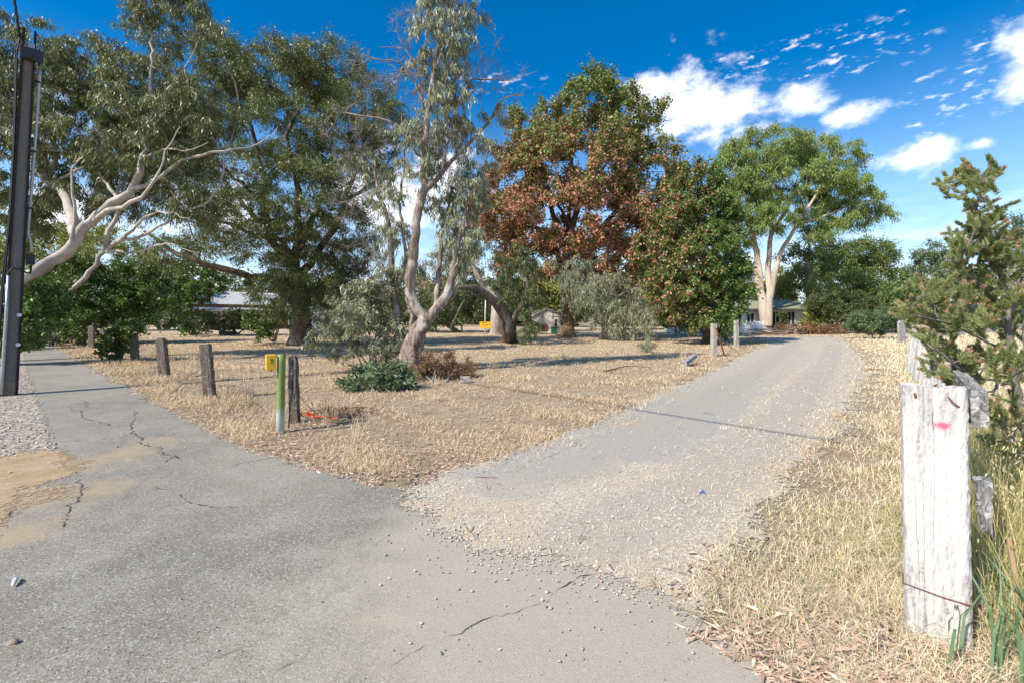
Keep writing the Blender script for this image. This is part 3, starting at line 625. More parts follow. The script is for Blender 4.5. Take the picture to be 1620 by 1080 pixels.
pl.make('turning_leaf_tree', b0, 'large round tree with leaves turning rusty red and an orange brown trunk', 'tree', M['orange_bark'], M['broad'])
# --- E: dense green tree beside the driveway
pl = Plant(16); b0 = G(1122, 543); d0 = 27
pl.limb([b0 - (0, 0, .2), P(1122, 500, d0), P(1120, 440, d0), P(1110, 380, d0), P(1105, 320, d0)], .35, .1, .5, 10, .05, .03, flare=.4)
for pts in ([(1122, 490, 27), (1080, 450, 26.5), (1050, 420, 26)], [(1120, 440, 27), (1150, 400, 27), (1165, 360, 27)], [(1118, 420, 27), (1080, 370, 27), (1060, 330, 27)], [(1121, 480, 27), (1150, 460, 26), (1170, 450, 25.5)]):
    pl.limb(PP(pts), .14, .04, .5, 7)
cE = pl.clumps([E(1105, 300, 42, 40, 28, 2), E(1130, 345, 45, 50, 27.5, 2.2), E(1075, 340, 45, 50, 28, 2.2), E(1110, 410, 75, 60, 26.8, 2.6), E(1075, 455, 60, 48, 26.8, 2.2), E(1150, 455, 38, 55, 26.5, 1.8), E(1115, 500, 62, 28, 26.5, 1.8), E(1045, 400, 40, 45, 27.5, 2)], .62, 1.05, .45)
en = pl.grow(cE, .014, .6); tw = pl.twigs(en, .65, 11, .008, .9, .15, droop=.15)
pl.leaves(tw, 17, .16, .085, .35, 'deep', red=lambda p: np.clip((1150 - (CX + p[:, 0] / p[:, 1] * F)) / 90, .02, 1) * .26, spread=.08, hue=.2)
pl.make('dense_green_tree', b0, 'dense dark green tree with a few red leaves right beside the driveway', 'tree', M['brown_bark'], M['broad'])
# --- F: tall lemon scented gum by the white house
pl = Plant(17); d0 = 49; b0 = G(1213, 526)
pl.limb([b0 - (0, 0, .2), P(1209, 500, d0), P(1204, 460, d0), P(1198, 410, d0), P(1190, 365, d0), P(1182, 320, d0), P(1170, 285, d0)], .56, .10, .7, 12, .05, .04, flare=.35)
pl.limb([P(1216, 515, d0 - .3), P(1217, 470, d0 - .3), P(1216, 420, d0), P(1220, 370, d0), P(1222, 310, d0 - 1), P(1230, 260, d0 - 1)], .40, .09, .7, 10, .05, .04)
pl.limb(PP([(1219, 470, 48.6), (1228, 420, 48), (1240, 390, 48), (1262, 355, 47.5), (1290, 310, 47), (1310, 270, 47)]), .30, .07, .7, 9, .05, .05)
pl.limb(PP([(1199, 450, 49), (1185, 415, 49.5), (1172, 395, 50), (1150, 370, 50.5)]), .26, .06, .7, 8)
pl.limb(PP([(1220, 370, 49), (1245, 330, 50), (1262, 280, 51)]), .22, .05, .7, 8)
pl.limb(PP([(1262, 355, 47.5), (1310, 340, 47), (1350, 322, 47), (1385, 318, 47)]), .17, .04, .7, 7)
pl.limb(PP([(1190, 365, 49), (1160, 320, 48), (1145, 280, 47)]), .16, .04, .7, 7)
cF = pl.clumps([E(1215, 238, 72, 28, 49, 4.5), E(1285, 248, 58, 32, 48.5, 4), E(1165, 270, 42, 33, 49, 3.5), E(1250, 290, 85, 32, 47.5, 4.5), E(1330, 300, 48, 28, 47.5, 3.5), E(1180, 325, 48, 36, 48.5, 3), E(1382, 322, 24, 14, 47, 1.4), E(1310, 342, 50, 22, 47, 3), E(1351, 248, 10, 16, 47.5, .8),
                E(1395, 335, 12, 14, 47, .8), E(1225, 350, 40, 20, 47, 2), E(1290, 370, 20, 14, 47, 1.5), E(1160, 375, 30, 22, 50, 2), E(1375, 345, 14, 12, 47, .8)], 1.05, 1.5, .55)
en = pl.grow(cF, .02, 1.0); tw = pl.twigs(en, 1.05, 12, .012, .75, .2, droop=.3)
pl.leaves(tw, 15, .30, .065, .65, 'bright', spread=.16, hue=.2)
pl.make('tall_pale_gum', b0, 'tall smooth cream trunked gum with a bright green crown in front of the white house', 'tree', M['cream_bark'], M['leaf'])

# --- smaller trees and shrubs on the lot and behind it
pl = Plant(31); b0 = G(805, 541); d0 = 26
pl.limb([b0 - (0, 0, .1), P(806, 520, d0), P(803, 505, d0), P(785, 480, d0 - .5), P(768, 466, d0 - 1), P(752, 456, d0 - 1.4), P(722, 455, d0 - 2), P(690, 458, d0 - 2.4)], .42, .06, .4, 10, .07, .03, flare=.4)
pl.limb(PP([(806, 512, 26), (822, 490, 26), (835, 455, 26), (832, 420, 26)]), .2, .06, .4, 8)
pl.limb(PP([(762, 463, 24.9), (735, 475, 24.3), (722, 500, 24), (712, 525, 24)]), .09, .03, .4, 7)
c_ = pl.clumps([E(820, 430, 38, 36, 26, 2), E(838, 480, 25, 45, 26, 1.4), E(800, 465, 24, 26, 26.5, 1.3), E(835, 520, 18, 22, 25.6, 1)], .6, 1.0, .3)
en = pl.grow(c_, .014, .5); tw = pl.twigs(en, .6, 9, .008, .9, .1, droop=.4); pl.leaves(tw, 14, .17, .035, .7, 'dark', spread=.06)
pl.make('bent_trunk_tree', b0, 'small dark tree whose bent trunk reaches sideways towards the twisted gum', 'tree', M['brown_bark'], M['leaf'])
pl = Plant(32); b0 = G(955, 536); d0 = 32
pl.limb([b0 - (0, 0, .1), P(956, 515, d0), P(955, 480, d0), P(935, 455, d0), P(915, 435, d0)], .24, .07, .4, 9, .05, .03, flare=.3)
pl.limb(PP([(955, 490, 32), (985, 465, 31.5), (1010, 455, 31)]), .12, .04, .4, 7)
c_ = pl.clumps([E(925, 450, 40, 38, 31, 1.8), E(985, 470, 55, 40, 31, 2), E(1000, 500, 45, 26, 30.5, 1.6), E(900, 420, 30, 25, 32, 1.5), E(965, 505, 30, 24, 30.5, 1.4)], .6, .9, .4)
en = pl.grow(c_, .012, .5); tw = pl.twigs(en, .75, 10, .007, .8, 0, droop=.9); pl.leaves(tw, 14, .19, .034, .85, 'gum_grey', spread=.05)
pl.make('weeping_tree', b0, 'small weeping grey green tree under the rusty red tree', 'tree', M['grey_bark'], M['leaf'])
pl = Plant(33); b0 = G(787, 529); d0 = 42
pl.limb([b0 - (0, 0, .1), P(786, 505, d0), P(785, 480, d0), P(776, 458, d0), P(760, 444, d0), P(748, 420, d0)], .6, .2, .5, 10, .05, .04, flare=.3)
pl.limb(PP([(785, 475, 42), (792, 440, 42), (800, 400, 42), (798, 350, 42)]), .3, .1, .6, 8)
c_ = pl.clumps([E(765, 390, 50, 48, 42, 3), E(720, 400, 40, 40, 43, 3), E(800, 380, 40, 40, 42.5, 3), E(700, 440, 40, 35, 44, 3)], 1.1, 1.0, .3)
en = pl.grow(c_, .018, .8); tw = pl.twigs(en, 1.1, 9, .01, .9, .1, droop=.2); pl.leaves(tw, 13, .24, .06, .5, 'olive_yellow', red=lambda p: np.full(len(p), .18), spread=.12)
pl.make('white_trunk_gum', b0, 'thick white trunked gum standing behind the bent dark tree', 'tree', M['white_bark'], M['leaf'])
shrub(34, 'broad_leaf_bush', G(190, 542), [E(190, 465, 75, 55, 28, 2.2), E(215, 495, 55, 34, 27.5, 1.8), E(150, 480, 60, 48, 28, 2), E(225, 445, 38, 36, 28, 1.8), E(125, 510, 40, 28, 27.5, 1.5)], .72,
      'large glossy dark green bush growing through the row of old posts', 'bush', 'deep', 'broad', .15, .085, .2, 15, 9, 1.0, 8, 'brown_bark', rt=.010, spread=.07, hue=.22)
shrub(35, 'roadside_bush', G(85, 548), [E(95, 480, 52, 50, 25, 1.8), E(70, 505, 40, 35, 25, 1.6), E(110, 440, 45, 40, 26, 1.6), E(110, 525, 34, 18, 24, 1)], .6,
      'tall green bush at the far end of the asphalt path', 'bush', 'deep', 'broad', .15, .07, .3, 15, 9, 1.0, 7, 'brown_bark', rt=.010, spread=.07, hue=.22)
shrub(36, 'leafy_sapling', G(190, 572), [E(188, 535, 18, 26, 15.5, .4), E(205, 520, 18, 16, 15.5, .4), E(175, 552, 12, 14, 15.5, .3)], .22,
      'small bright leafy sapling among the old posts', 'shrub', 'deep', 'broad', .10, .06, .2, 10, 8, 1, 4, 'brown_bark', rt=.005)
shrub(37, 'maple_sapling', G(305, 531), [E(305, 440, 38, 40, 38, 2.2), E(318, 452, 24, 20, 37, 1.5), E(280, 465, 28, 30, 38, 1.8), E(300, 495, 24, 22, 37, 1.5)], .9,
      'light green leafy tree in front of the brick house corner', 'tree', 'deep', 'broad', .24, .16, .2, 12, 9, .9, 3, 'brown_bark', rt=.02, spread=.12)
shrub(38, 'verandah_bush', G(375, 529), [E(350, 505, 32, 16, 42, 1.4), E(400, 508, 38, 18, 42, 1.4), E(320, 512, 24, 12, 42, 1.2), E(285, 514, 22, 9, 43, 1)], .7,
      'dark rounded shrubs along the brick house verandah', 'shrub', 'dark', 'broad', .2, .1, .2, 12, 9, 1.1, 7, 'brown_bark', rt=.015, spread=.1)
shrub(39, 'tree_base_bush', G(435, 540), [E(430, 500, 35, 32, 27, 1.4), E(455, 470, 26, 25, 27, 1.2), E(410, 520, 20, 16, 27, .8)], .5,
      'green bush beside the dark trunk of the spreading tree', 'bush', 'deep', 'broad', .14, .06, .3, 13, 9, .9, 5, 'brown_bark', rt=.01, spread=.06)
shrub(40, 'round_bush', G(1381, 531), [E(1381, 510, 36, 20, 33, 1.6), E(1360, 512, 20, 15, 33, 1.1), E(1400, 514, 20, 14, 33, 1.1)], .42,
      'low rounded blue green bush on the dry grass at the end of the driveway', 'bush', 'bluegreen', 'broad', .12, .05, .1, 14, 10, 1.3, 7, 'brown_bark', rt=.008, spread=.06)
shrub(41, 'umbrella_shrub', G(1326, 524), [E(1325, 478, 44, 20, 46, 2.4), E(1350, 485, 25, 16, 46, 1.8), E(1300, 487, 25, 16, 46, 1.8)], .75,
      'dark umbrella shaped shrub on thin stems beside the white house', 'shrub', 'dark', 'broad', .2, .09, .1, 15, 10, 1.3, 5, 'brown_bark', rt=.014, spread=.1)
shrub(42, 'yellow_green_bush', G(1287, 524), [E(1287, 506, 15, 14, 47, 1.0), E(1290, 494, 10, 10, 47, .7)], .5, 'small yellow green bush at the right corner of the white house', 'bush', 'yellowgreen', 'broad', .18, .1, .1, 12, 9, 1.2, 4, rt=.01, spread=.08)
shrub(43, 'house_front_shrub', G(1237, 525), [E(1237, 508, 8, 11, 47.5, .7)], .4, 'small dark shrub beside the tall pale gum trunk against the white house', 'shrub', 'dark', 'broad', .16, .08, .1, 12, 9, 1.3, 4, rt=.01, spread=.06)
shrub(44, 'fringe_shrub', G(1068, 532), [E(1068, 508, 10, 13, 38, .8)], .4, 'small dark round shrub left of the white house wing', 'shrub', 'dark', 'broad', .16, .08, .1, 12, 9, 1.3, 4, rt=.01, spread=.06)
shrub(45, 'wispy_weed', G(1024, 558), [E(1024, 549, 13, 9, 19.5, .35)], .14, 'small grey wispy weed alone on the dry lot', 'weed', 'gum_grey', 'leaf', .09, .012, .1, 8, 8, 1.2, 7, 'dead_twig', rt=.003)
shrub(46, 'yellow_shrub', G(1083, 531), [E(1052, 515, 10, 8, 41, .6), E(1085, 518, 12, 8, 41, .6)], .4, 'pale yellow green garden shrubs before the white house wing', 'shrub', 'yellowgreen', 'broad', .16, .08, .1, 10, 9, 1.2, 4, rt=.01, spread=.06)
shrub(47, 'path_end_branch', G(50, 549), [E(50, 520, 22, 26, 22, .6), E(45, 545, 22, 10, 21, .5)], .3, 'drooping green branch hanging over the far end of the path', 'branch', 'deep', 'leaf', .16, .035, .7, 12, 9, 1, 5, rt=.005)

# --- background trees, each with its own trunk and crown
def bgtree(seed, px, d, ybase, ells, pal, label, name='background_tree', bark='grey_bark', r=1.3, per=13, L=.34, Wd=.12, droop=.35, leaf='leaf', trunk_r=.25, dens=1.0, shell=.45, limbs=None, group='trees beyond the lot', nt=10, hue=.2):
    p = Plant(seed); b = np.array([(px - CX) / F * d, d, 0.0]); b[2] = float(gz(b[0], b[1]))
    ce = [e[0] for e in ells]; top = max(ce, key=lambda c: c[2])
    p.limb([b - (0, 0, .2), b * .5 + np.array([top[0], top[1], top[2]]) * .5 + p.g.normal(size=3) * .15, top], trunk_r, trunk_r * .35, .9, 8, .05, .05)
    for l in (limbs or []): p.limb(PP(l), trunk_r * .6, trunk_r * .2, .8, 7)
    en = p.grow(p.clumps(ells, r, dens, shell), .025, 1.2); tw = p.twigs(en, r * 1.02, nt, .014, .85, .2)
    p.leaves(tw, per, L, Wd, droop, pal, spread=.2, hue=hue)
    return p.make(name, b, label, 'tree', M[bark], M[leaf], group)
bgtree(51, 1280, 58, 521, [E(1280, 395, 32, 22, 58, 2.2), E(1295, 415, 28, 20, 58, 2.2), E(1262, 412, 24, 18, 58, 2)], 'pine', 'flat crowned pine like tree with a tall bare pale trunk beside the white house roof', bark='cream_bark', trunk_r=.4)
bgtree(52, 1350, 64, 521, [E(1350, 405, 52, 28, 64, 4), E(1340, 440, 55, 30, 64, 4), E(1385, 440, 35, 35, 63, 3), E(1375, 400, 30, 22, 65, 3), E(1325, 415, 30, 25, 64, 3)], 'pine', 'big rounded dark green tree behind the umbrella shrub', dens=1.25)
bgtree(53, 1420, 47, 523, [E(1420, 470, 30, 32, 47, 2.5), E(1400, 490, 26, 24, 47, 2), E(1440, 480, 20, 26, 48, 2)], 'deep', 'bright green leafy tree behind the round bush', dens=1.2, r=.9, L=.24, Wd=.13, leaf='broad')
bgtree(54, 1340, 52, 523, [E(1340, 455, 40, 24, 54, 2.5), E(1310, 465, 24, 22, 53, 2), E(1370, 470, 24, 20, 53, 2)], 'yellowgreen', 'yellow green tree between the white house and the round bush', dens=1.0, r=1.0, leaf='broad', L=.25, Wd=.12)
bgtree(55, 1470, 58, 517, [E(1475, 398, 16, 12, 58, 1.2), E(1458, 405, 12, 9, 58, 1), E(1490, 415, 18, 14, 58, 1.4), E(1465, 432, 26, 14, 58, 2), E(1500, 440, 18, 18, 58, 1.5), E(1445, 442, 14, 12, 58, 1.2)], 'bluegreen', 'open crowned gum with white branches beyond the paddock', bark='white_bark', r=.9, dens=.9, trunk_r=.26, limbs=[[(1472, 455, 58), (1480, 430, 58), (1488, 415, 58)], [(1470, 465, 58), (1462, 440, 58), (1450, 425, 58)]])
bgtree(56, 1615, 50, 515, [E(1612, 368, 32, 20, 50, 2), E(1600, 385, 22, 12, 50, 1.5), E(1630, 400, 30, 25, 50, 2)], 'dark', 'dark rounded tree on the skyline behind the pink tipped shrub', r=.9, dens=1.2, L=.22, Wd=.09)
bgtree(57, 1550, 70, 512, [E(1540, 450, 40, 26, 70, 4), E(1590, 440, 45, 32, 72, 4), E(1640, 450, 50, 40, 72, 4), E(1520, 475, 40, 20, 68, 3)], 'gum_grey', 'pale grey green trees beyond the dark metal fence')
bgtree(58, 1245, 60, 521, [E(1245, 455, 35, 22, 60, 3), E(1255, 430, 22, 20, 60, 2.5), E(1225, 470, 30, 18, 60, 2.5)], 'yellowgreen', 'light green tree rising behind the white house roof', r=1.1)
bgtree(59, 1150, 60, 521, [E(1150, 440, 45, 40, 62, 4), E(1180, 470, 40, 30, 62, 3), E(1110, 470, 50, 35, 62, 4), E(1050, 460, 50, 45, 62, 4)], 'gum_olive', 'olive gum mass behind the white house, partly hidden by the dense green tree')
bgtree(60, 850, 52, 524, [E(860, 470, 38, 30, 55, 3), E(880, 485, 26, 18, 54, 2.5), E(835, 450, 35, 35, 55, 3)], 'yellowgreen', 'yellow green tree behind the pale shed', r=1.1, leaf='broad', Wd=.14)
bgtree(61, 930, 62, 521, [E(930, 450, 50, 45, 63, 4), E(980, 460, 50, 45, 64, 4), E(1010, 440, 40, 40, 64, 4)], 'bluegreen', 'blue green trees seen under the rusty red crown')
bgtree(62, 730, 50, 525, [E(730, 470, 50, 45, 52, 4), E(690, 490, 45, 30, 50, 3), E(770, 490, 35, 28, 50, 3), E(650, 470, 40, 40, 53, 4)], 'dark', 'dark green trees behind the twisted gum trunk', dens=1.15)
bgtree(63, 590, 58, 524, [E(590, 480, 50, 32, 58, 4), E(540, 495, 40, 22, 58, 3), E(520, 470, 35, 28, 60, 3)], 'dark', 'dark green trees behind the sapling thicket', dens=1.1)
bgtree(64, 370, 90, 518, [E(370, 462, 30, 18, 92, 4), E(410, 465, 35, 20, 92, 4), E(440, 455, 40, 28, 92, 4), E(340, 470, 20, 12, 92, 3)], 'olive_yellow', 'low olive trees behind the brick house chimney', r=1.8)
bgtree(65, 255, 60, 520, [E(255, 440, 35, 32, 62, 4), E(215, 430, 40, 40, 62, 4), E(270, 470, 25, 18, 61, 3)], 'deep', 'green trees behind the glossy bush', leaf='broad')
bgtree(66, 150, 52, 522, [E(150, 400, 60, 38, 54, 5), E(80, 400, 50, 50, 54, 5), E(30, 430, 50, 60, 52, 5), E(-50, 400, 80, 100, 52, 5)], 'yellowgreen', 'yellow green tree far along the path behind the leaning gum', leaf='broad')
bgtree(67, 20, 36, 530, [E(10, 480, 40, 40, 38, 3), E(40, 500, 30, 28, 38, 2.5), E(-60, 470, 60, 60, 36, 4), E(-150, 450, 90, 80, 34, 4)], 'dark', 'dark trees hugging the left side of the path', dens=1.1)

# ------------------------------------------------------------------ grass, litter, stones (stuff)
def scatter(n, d0, d1, lo=-1.25, hi=1.25):
    d = np.exp(rng.uniform(math.log(d0), math.log(d1), n)); return d * rng.uniform(lo, hi, n), d
def pick(c, n, jit=.12):
    c = np.array(c); k = rng.random((n, len(c))) ** 3 + 1e-3; k /= k.sum(1, keepdims=True)
    return np.clip((k @ c) * (1 + jit * rng.normal(size=(n, 1))), .01, .9)
def blades(x, y, h, wd, lean, col, z=None, curve=.5, head=None):
    """bent blades: two quads each; lean in radians from vertical"""
    n = len(x); z = zat(x, y) if z is None else z; a = rng.uniform(0, 2 * math.pi, n); b = a + rng.normal(size=n) * .6 + 1.57
    o = np.stack([np.cos(a), np.sin(a), 0 * a], -1); s = np.stack([np.cos(b), np.sin(b), 0 * b], -1) * (wd / 2)[:, None]; up = np.array([0, 0, 1.])
    p0 = np.stack([x, y, z], -1); l1 = lean * (1 - curve); l2 = np.clip(lean * (1 + curve), 0, 1.62)
    p1 = p0 + (o * np.sin(l1)[:, None] + up * np.cos(l1)[:, None]) * (h * .5)[:, None]
    p2 = p1 + (o * np.sin(l2)[:, None] + up * np.cos(l2)[:, None]) * (h * .5)[:, None]
    p1[:, 2] = np.maximum(p1[:, 2], z + .004); p2[:, 2] = np.maximum(p2[:, 2], z + .003)
    v = np.stack([p0 - s, p0 + s, p1 - s * .8, p1 + s * .8, p2 - s * .15, p2 + s * .15], 1).reshape(-1, 3)
    q = np.arange(n)[:, None] * 6; f = np.concatenate([q + [[0, 1, 3, 2]], q + [[2, 3, 5, 4]]])
    return v, f, np.repeat(col, 6, 0), p2
STRAW = [(.80, .65, .43), (.70, .53, .34), (.84, .73, .53), (.40, .27, .155), (.76, .58, .38)]
class Bag:
    def __init__(s): s.v = []; s.f = []; s.c = []; s.n = 0
    def add(s, v, f, c, *_): s.v.append(v); s.f.append(f + s.n); s.c.append(c); s.n += len(v)
    def build(s, name, mat, label): return tag(mesh_np(name, np.concatenate(s.v), np.concatenate(s.f), M[mat], col=np.concatenate(s.c)), label, None, kind='stuff')
def inside(x, y): return sdist(ASPH, x, y), sdist(DRIVE, x, y), np.maximum(sdist(VERGE, x, y), sdist(DIRT, x, y)), sdist(RIGHTP, x, y)
SH = [(b_[0], b_[1], r_) for b_, r_ in ((G(640, 590), 2.2), (G(820, 545), 5), (G(476, 545), 4))]
lot = Bag(); n_ = 330000; x, y = scatter(n_, 4.2, 45)
a_, dr_, ve_, ri_ = inside(x, y); nz = np.sin(x * 1.7 + 2 * np.sin(y * .9)) * np.sin(y * 2.1 + 1.5 * np.sin(x * .7)) + .5 * np.sin(x * 5.1 + y * 3.3)
k = (a_ < -.04 + .1 * rng.normal(size=n_)) & ((dr_ < -.05 + .1 * rng.normal(size=n_)) | (dr_ < .6 * rng.random(n_) ** 5)) & (ve_ < -.1) & (ri_ < 0) & (rng.random(n_) < np.clip(.55 + .75 * nz + .35 * np.sin(x * .8 + 3) * np.sin(y * .7), .06, 1))
x, y, nz_ = x[k], y[k], nz[k]; n = len(x); d = np.hypot(x, y)
near = np.clip(1.6 + a_[k], 0, 1)                                    # longer along the fence beside the path
far_l = (x < -4.2).astype(float) * np.clip(1 - np.abs(-a_[k] - .9) / .9, 0, 1)
h = (.05 + .08 * rng.random(n)) * (1 + .4 * np.clip(nz_, 0, 1)) + far_l * rng.random(n) * .22
lean = np.clip(1.56 + .10 * rng.normal(size=n) - far_l * .75 * rng.random(n), .1, 1.6)
lot.add(*blades(x, y, h, np.maximum(.004, .0011 * d), lean, pick(STRAW, n) * (.92 + .12 * np.clip(nz_, -1, 1))[:, None]))
# tufts of standing dead grass
x, y = scatter(300, 5, 22, -1.2, .6); a_, dr_, ve_, ri_ = inside(x, y); k = (a_ < -.35) & (dr_ < -.4) & (ve_ < 0) & (ri_ < 0) & ((rng.random(len(x)) < .25) | ((a_ > -2.2) & (x < -3.0)))
x, y = x[k], y[k]; m_ = 38; n = len(x) * m_
tx = np.repeat(x, m_) + rng.normal(size=n) * .08; ty = np.repeat(y, m_) + rng.normal(size=n) * .08; hh = np.repeat(.10 + .22 * rng.random(len(x)), m_) * (.5 + .7 * rng.random(n))
lot.add(*blades(tx, ty, hh, np.maximum(.0035, .0009 * ty), np.abs(.45 * rng.normal(size=n)) + .1, pick(STRAW, n)))
lot.build('dry_grass', 'straw', 'short dry straw coloured grass covering the vacant lot')
vg = Bag(); n_ = 210000; x, y = scatter(n_, 1.75, 40, .15, 1.2); a_, dr_, ve_, ri_ = inside(x, y); s_ = (x - FA[0]) * FD[1] - (y - FA[1]) * FD[0]
nz = np.sin(x * 2.3 + 1.5 * np.sin(y * 1.4)) * np.sin(y * 2.9 + x) 
mid_ = np.array([G(*q)[:2] for q in ((1060, 760), (1090, 732), (1165, 690), (1195, 650), (1240, 608), (1275, 570))]); md = np.min([np.hypot(x - (q[0] * (1 - f) + r[0] * f), y - (q[1] * (1 - f) + r[1] * f)) for q, r in zip(mid_[:-1], mid_[1:]) for f in np.linspace(0, 1, 9)], 0)
k2 = (dr_ > 0) & (rng.random(n_) < np.maximum(.20 * np.exp(-(md / .2) ** 2) * np.clip(.3 + nz, 0, 1), .002 + .09 * np.exp(-np.maximum(-ri_ - .1, 0) / .45)))
k = (a_ < -.05 + .08 * rng.normal(size=n_)) & (ri_ > -.05) & ((dr_ < 0.0) | (dr_ < 1.3 * rng.random(n_) ** 4)) & (rng.random(n_) < np.clip(.30 + .5 * ri_ + .4 * nz, .08, 1)); k = k | k2
x, y, s_, ri_, nz = x[k], y[k], s_[k], ri_[k], nz[k]; n = len(x); d = np.hypot(x, y); tall = np.clip(ri_ / 1.2, 0, 1)
h = .05 + .06 * rng.random(n) + tall * (.04 + .30 * rng.random(n) ** 4)
lean = np.clip(1.45 - .9 * tall * rng.random(n) ** 2 + .2 * rng.normal(size=n), .05, 1.6)
on_ = (ri_ < -.1); h = np.where(on_, .04 + .07 * rng.random(n), h); lean = np.where(on_, 1.58, lean)
c = pick([(.88, .77, .54), (.82, .68, .45), (.88, .81, .62), (.66, .51, .31), (.86, .73, .49)], n); gk = rng.random(n) < np.clip((s_ + 1.3) / 1.2, 0, 1) * .30 * np.clip((6.5 - y) / 3, 0, 1) * (nz > -.2); c[gk] = pick([(.33, .36, .10), (.42, .42, .14), (.26, .30, .08)], gk.sum())
vg.add(*blades(x, y, h, np.maximum(.0026, .0010 * d), lean, c))
vg.build('verge_grass', 'straw', 'pale dry grass between the gravel driveway and the white fence posts')
# tall grass behind the big white post
tg = Bag(); n_ = 26000; x = rng.uniform(1.75, 5.5, n_); y = rng.uniform(1.3, 5.0, n_); s_ = (x - FA[0]) * FD[1] - (y - FA[1]) * FD[0]; k = (s_ > .02) & (rng.random(n_) < .9) & ~((np.abs(x - 1.83) < .22) & (y < 2.3)); x, y = x[k], y[k]; n = len(x)
hh = .16 + .5 * rng.random(n) ** 1.6; c = pick([(.62, .52, .25), (.52, .46, .18), (.38, .40, .12), (.27, .33, .09), (.70, .60, .34)], n)
v, f, c4, tip = blades(x, y, hh, .003 + .003 * rng.random(n), np.abs(.35 * rng.normal(size=n)) + .08, c); tg.add(v, f, c4)
n = 420; x = rng.uniform(2.0, 3.4, n); y = rng.uniform(1.6, 3.0, n); s_ = (x - FA[0]) * FD[1] - (y - FA[1]) * FD[0]; k = s_ > .12; x, y = x[k], y[k]; n = len(x)
v, f, c4, tip = blades(x, y, .45 + .5 * rng.random(n), np.full(n, .0035), np.abs(.2 * rng.normal(size=n)) + .05, pick([(.68, .55, .27), (.60, .46, .22)], n)); tg.add(v, f, c4)
m_ = 9; tp = np.repeat(tip, m_, 0) + rng.normal(size=(n * m_, 3)) * np.array([.025, .025, .05]); dd = nrm(rand_dirs(rng, n * m_) * .7 + [0, 0, -1]); lv, lf = leaf_quads(rng, tp, dd, .022, .006); tg.add(lv, lf, np.repeat(pick([(.72, .63, .40), (.62, .50, .28)], n * m_), 4, 0))
tg.build('tall_grass', 'straw', 'tall green and straw coloured grass with seed heads behind the big white post')
# fallen leaves
lt = Bag(); n_ = 110000; x, y = scatter(n_, 1.7, 22, -1.2, 1.0); a_, dr_, ve_, ri_ = inside(x, y)
pr = np.where((ri_ < 0) & (a_ < .08) & (dr_ < .1) & (ve_ < 0), np.exp(-np.maximum(-a_, 0) / .55) * 1.0 + .16 + .40 * (np.sin(x * 1.9 + 2) * np.sin(y * 1.6) > .55), 0)
pr = np.where((ri_ > -.15) & (a_ < .12) & (y < 4.2), np.exp(-np.maximum(-a_ - .1, 0) / .4) * np.clip((3.1 - y) / 1.1, 0, 1) * 1.5 + .02, pr); pr = np.where((a_ > -.25) & (dr_ > -.25), pr * .08, pr); pr = np.where((a_ >= .08) | (dr_ >= .1), np.minimum(pr, .005), pr)
pr = np.where((x < -3.5) & (y < 8.5) & (ve_ > -1.2), .01, pr); k = rng.random(n_) < pr; x, y = x[k], y[k]; n = len(x); z = zat(x, y) + .006 + .022 * rng.random(n) * (sdist(ASPH, x, y) < 0)
a = rng.uniform(0, 6.283, n); dd = nrm(np.stack([np.cos(a), np.sin(a), .15 * rng.normal(size=n)], -1)); L = .035 + .06 * rng.random(n) ** 1.5; wd = L * (.13 + .12 * rng.random(n)) + .0006 * y
sd_ = nrm(np.cross(dd, np.array([0, 0, 1.]) + .35 * rng.normal(size=(n, 3)))); p = np.stack([x, y, z], -1); up_ = np.array([0, 0, .006]) * rng.normal(size=(n, 1))
v = np.stack([p, p + dd * (L * .4)[:, None] - sd_ * (wd / 2)[:, None] + up_, p + dd * L[:, None], p + dd * (L * .4)[:, None] + sd_ * (wd / 2)[:, None] + up_], 1).reshape(-1, 3)
c = pick([(.60, .41, .29), (.68, .52, .40), (.42, .25, .17), (.72, .60, .46), (.54, .46, .32), (.36, .17, .11)], n)
lt.add(v, np.arange(4 * n).reshape(n, 4), np.repeat(c, 4, 0)); lt.build('fallen_leaves', 'litter', 'pinkish brown fallen gum leaves along the edges of the asphalt')
# loose stones
def stones(x, y, r, col, name, label):
    n = len(x); o = np.array([[1, 0, 0], [0, 1, 0], [-1, 0, 0], [0, -1, 0], [0, 0, 1], [.0, 0, -1]]) * np.array([1, 1, .6])
    v = o[None] * (r[:, None, None] * (1 + .35 * rng.normal(size=(n, 6, 1)))); a = rng.uniform(0, 6.28, n); ca, sa = np.cos(a)[:, None], np.sin(a)[:, None]
    v = np.stack([v[..., 0] * ca * 1.25 - v[..., 1] * sa, v[..., 0] * sa * 1.25 + v[..., 1] * ca, v[..., 2]], -1) + np.stack([x, y, np.full(n, .009) + r * .25], -1)[:, None]
    t_ = np.array([[0, 1, 4], [1, 2, 4], [2, 3, 4], [3, 0, 4], [1, 0, 5], [2, 1, 5], [3, 2, 5], [0, 3, 5]]); f = (np.arange(n)[:, None, None] * 6 + t_).reshape(-1, 3)
    return tag(mesh_np(name, v.reshape(-1, 3), f, M['stone'], col=np.repeat(col, 6, 0)), label, None, kind='stuff')
STN = [(.44, .38, .29), (.34, .32, .29), (.55, .49, .39), (.26, .25, .235), (.48, .37, .25), (.62, .57, .49)]
n_ = 62000; x, y = scatter(n_, 1.9, 16, -.3, .95); a_, dr_, ve_, ri_ = inside(x, y); se = sdist(SEAL, x, y); nz = np.sin(x * 3 + 2 * np.sin(y * 1.3)) * np.sin(y * 3.7 + x)
k = ((dr_ > -.05 + .1 * rng.normal(size=n_)) & (rng.random(n_) < np.where(se > 0, .12, .55 + .4 * nz))) | ((a_ > 0) & (dr_ > -1.2) & (rng.random(n_) < .10 * np.exp(dr_ / .28)))
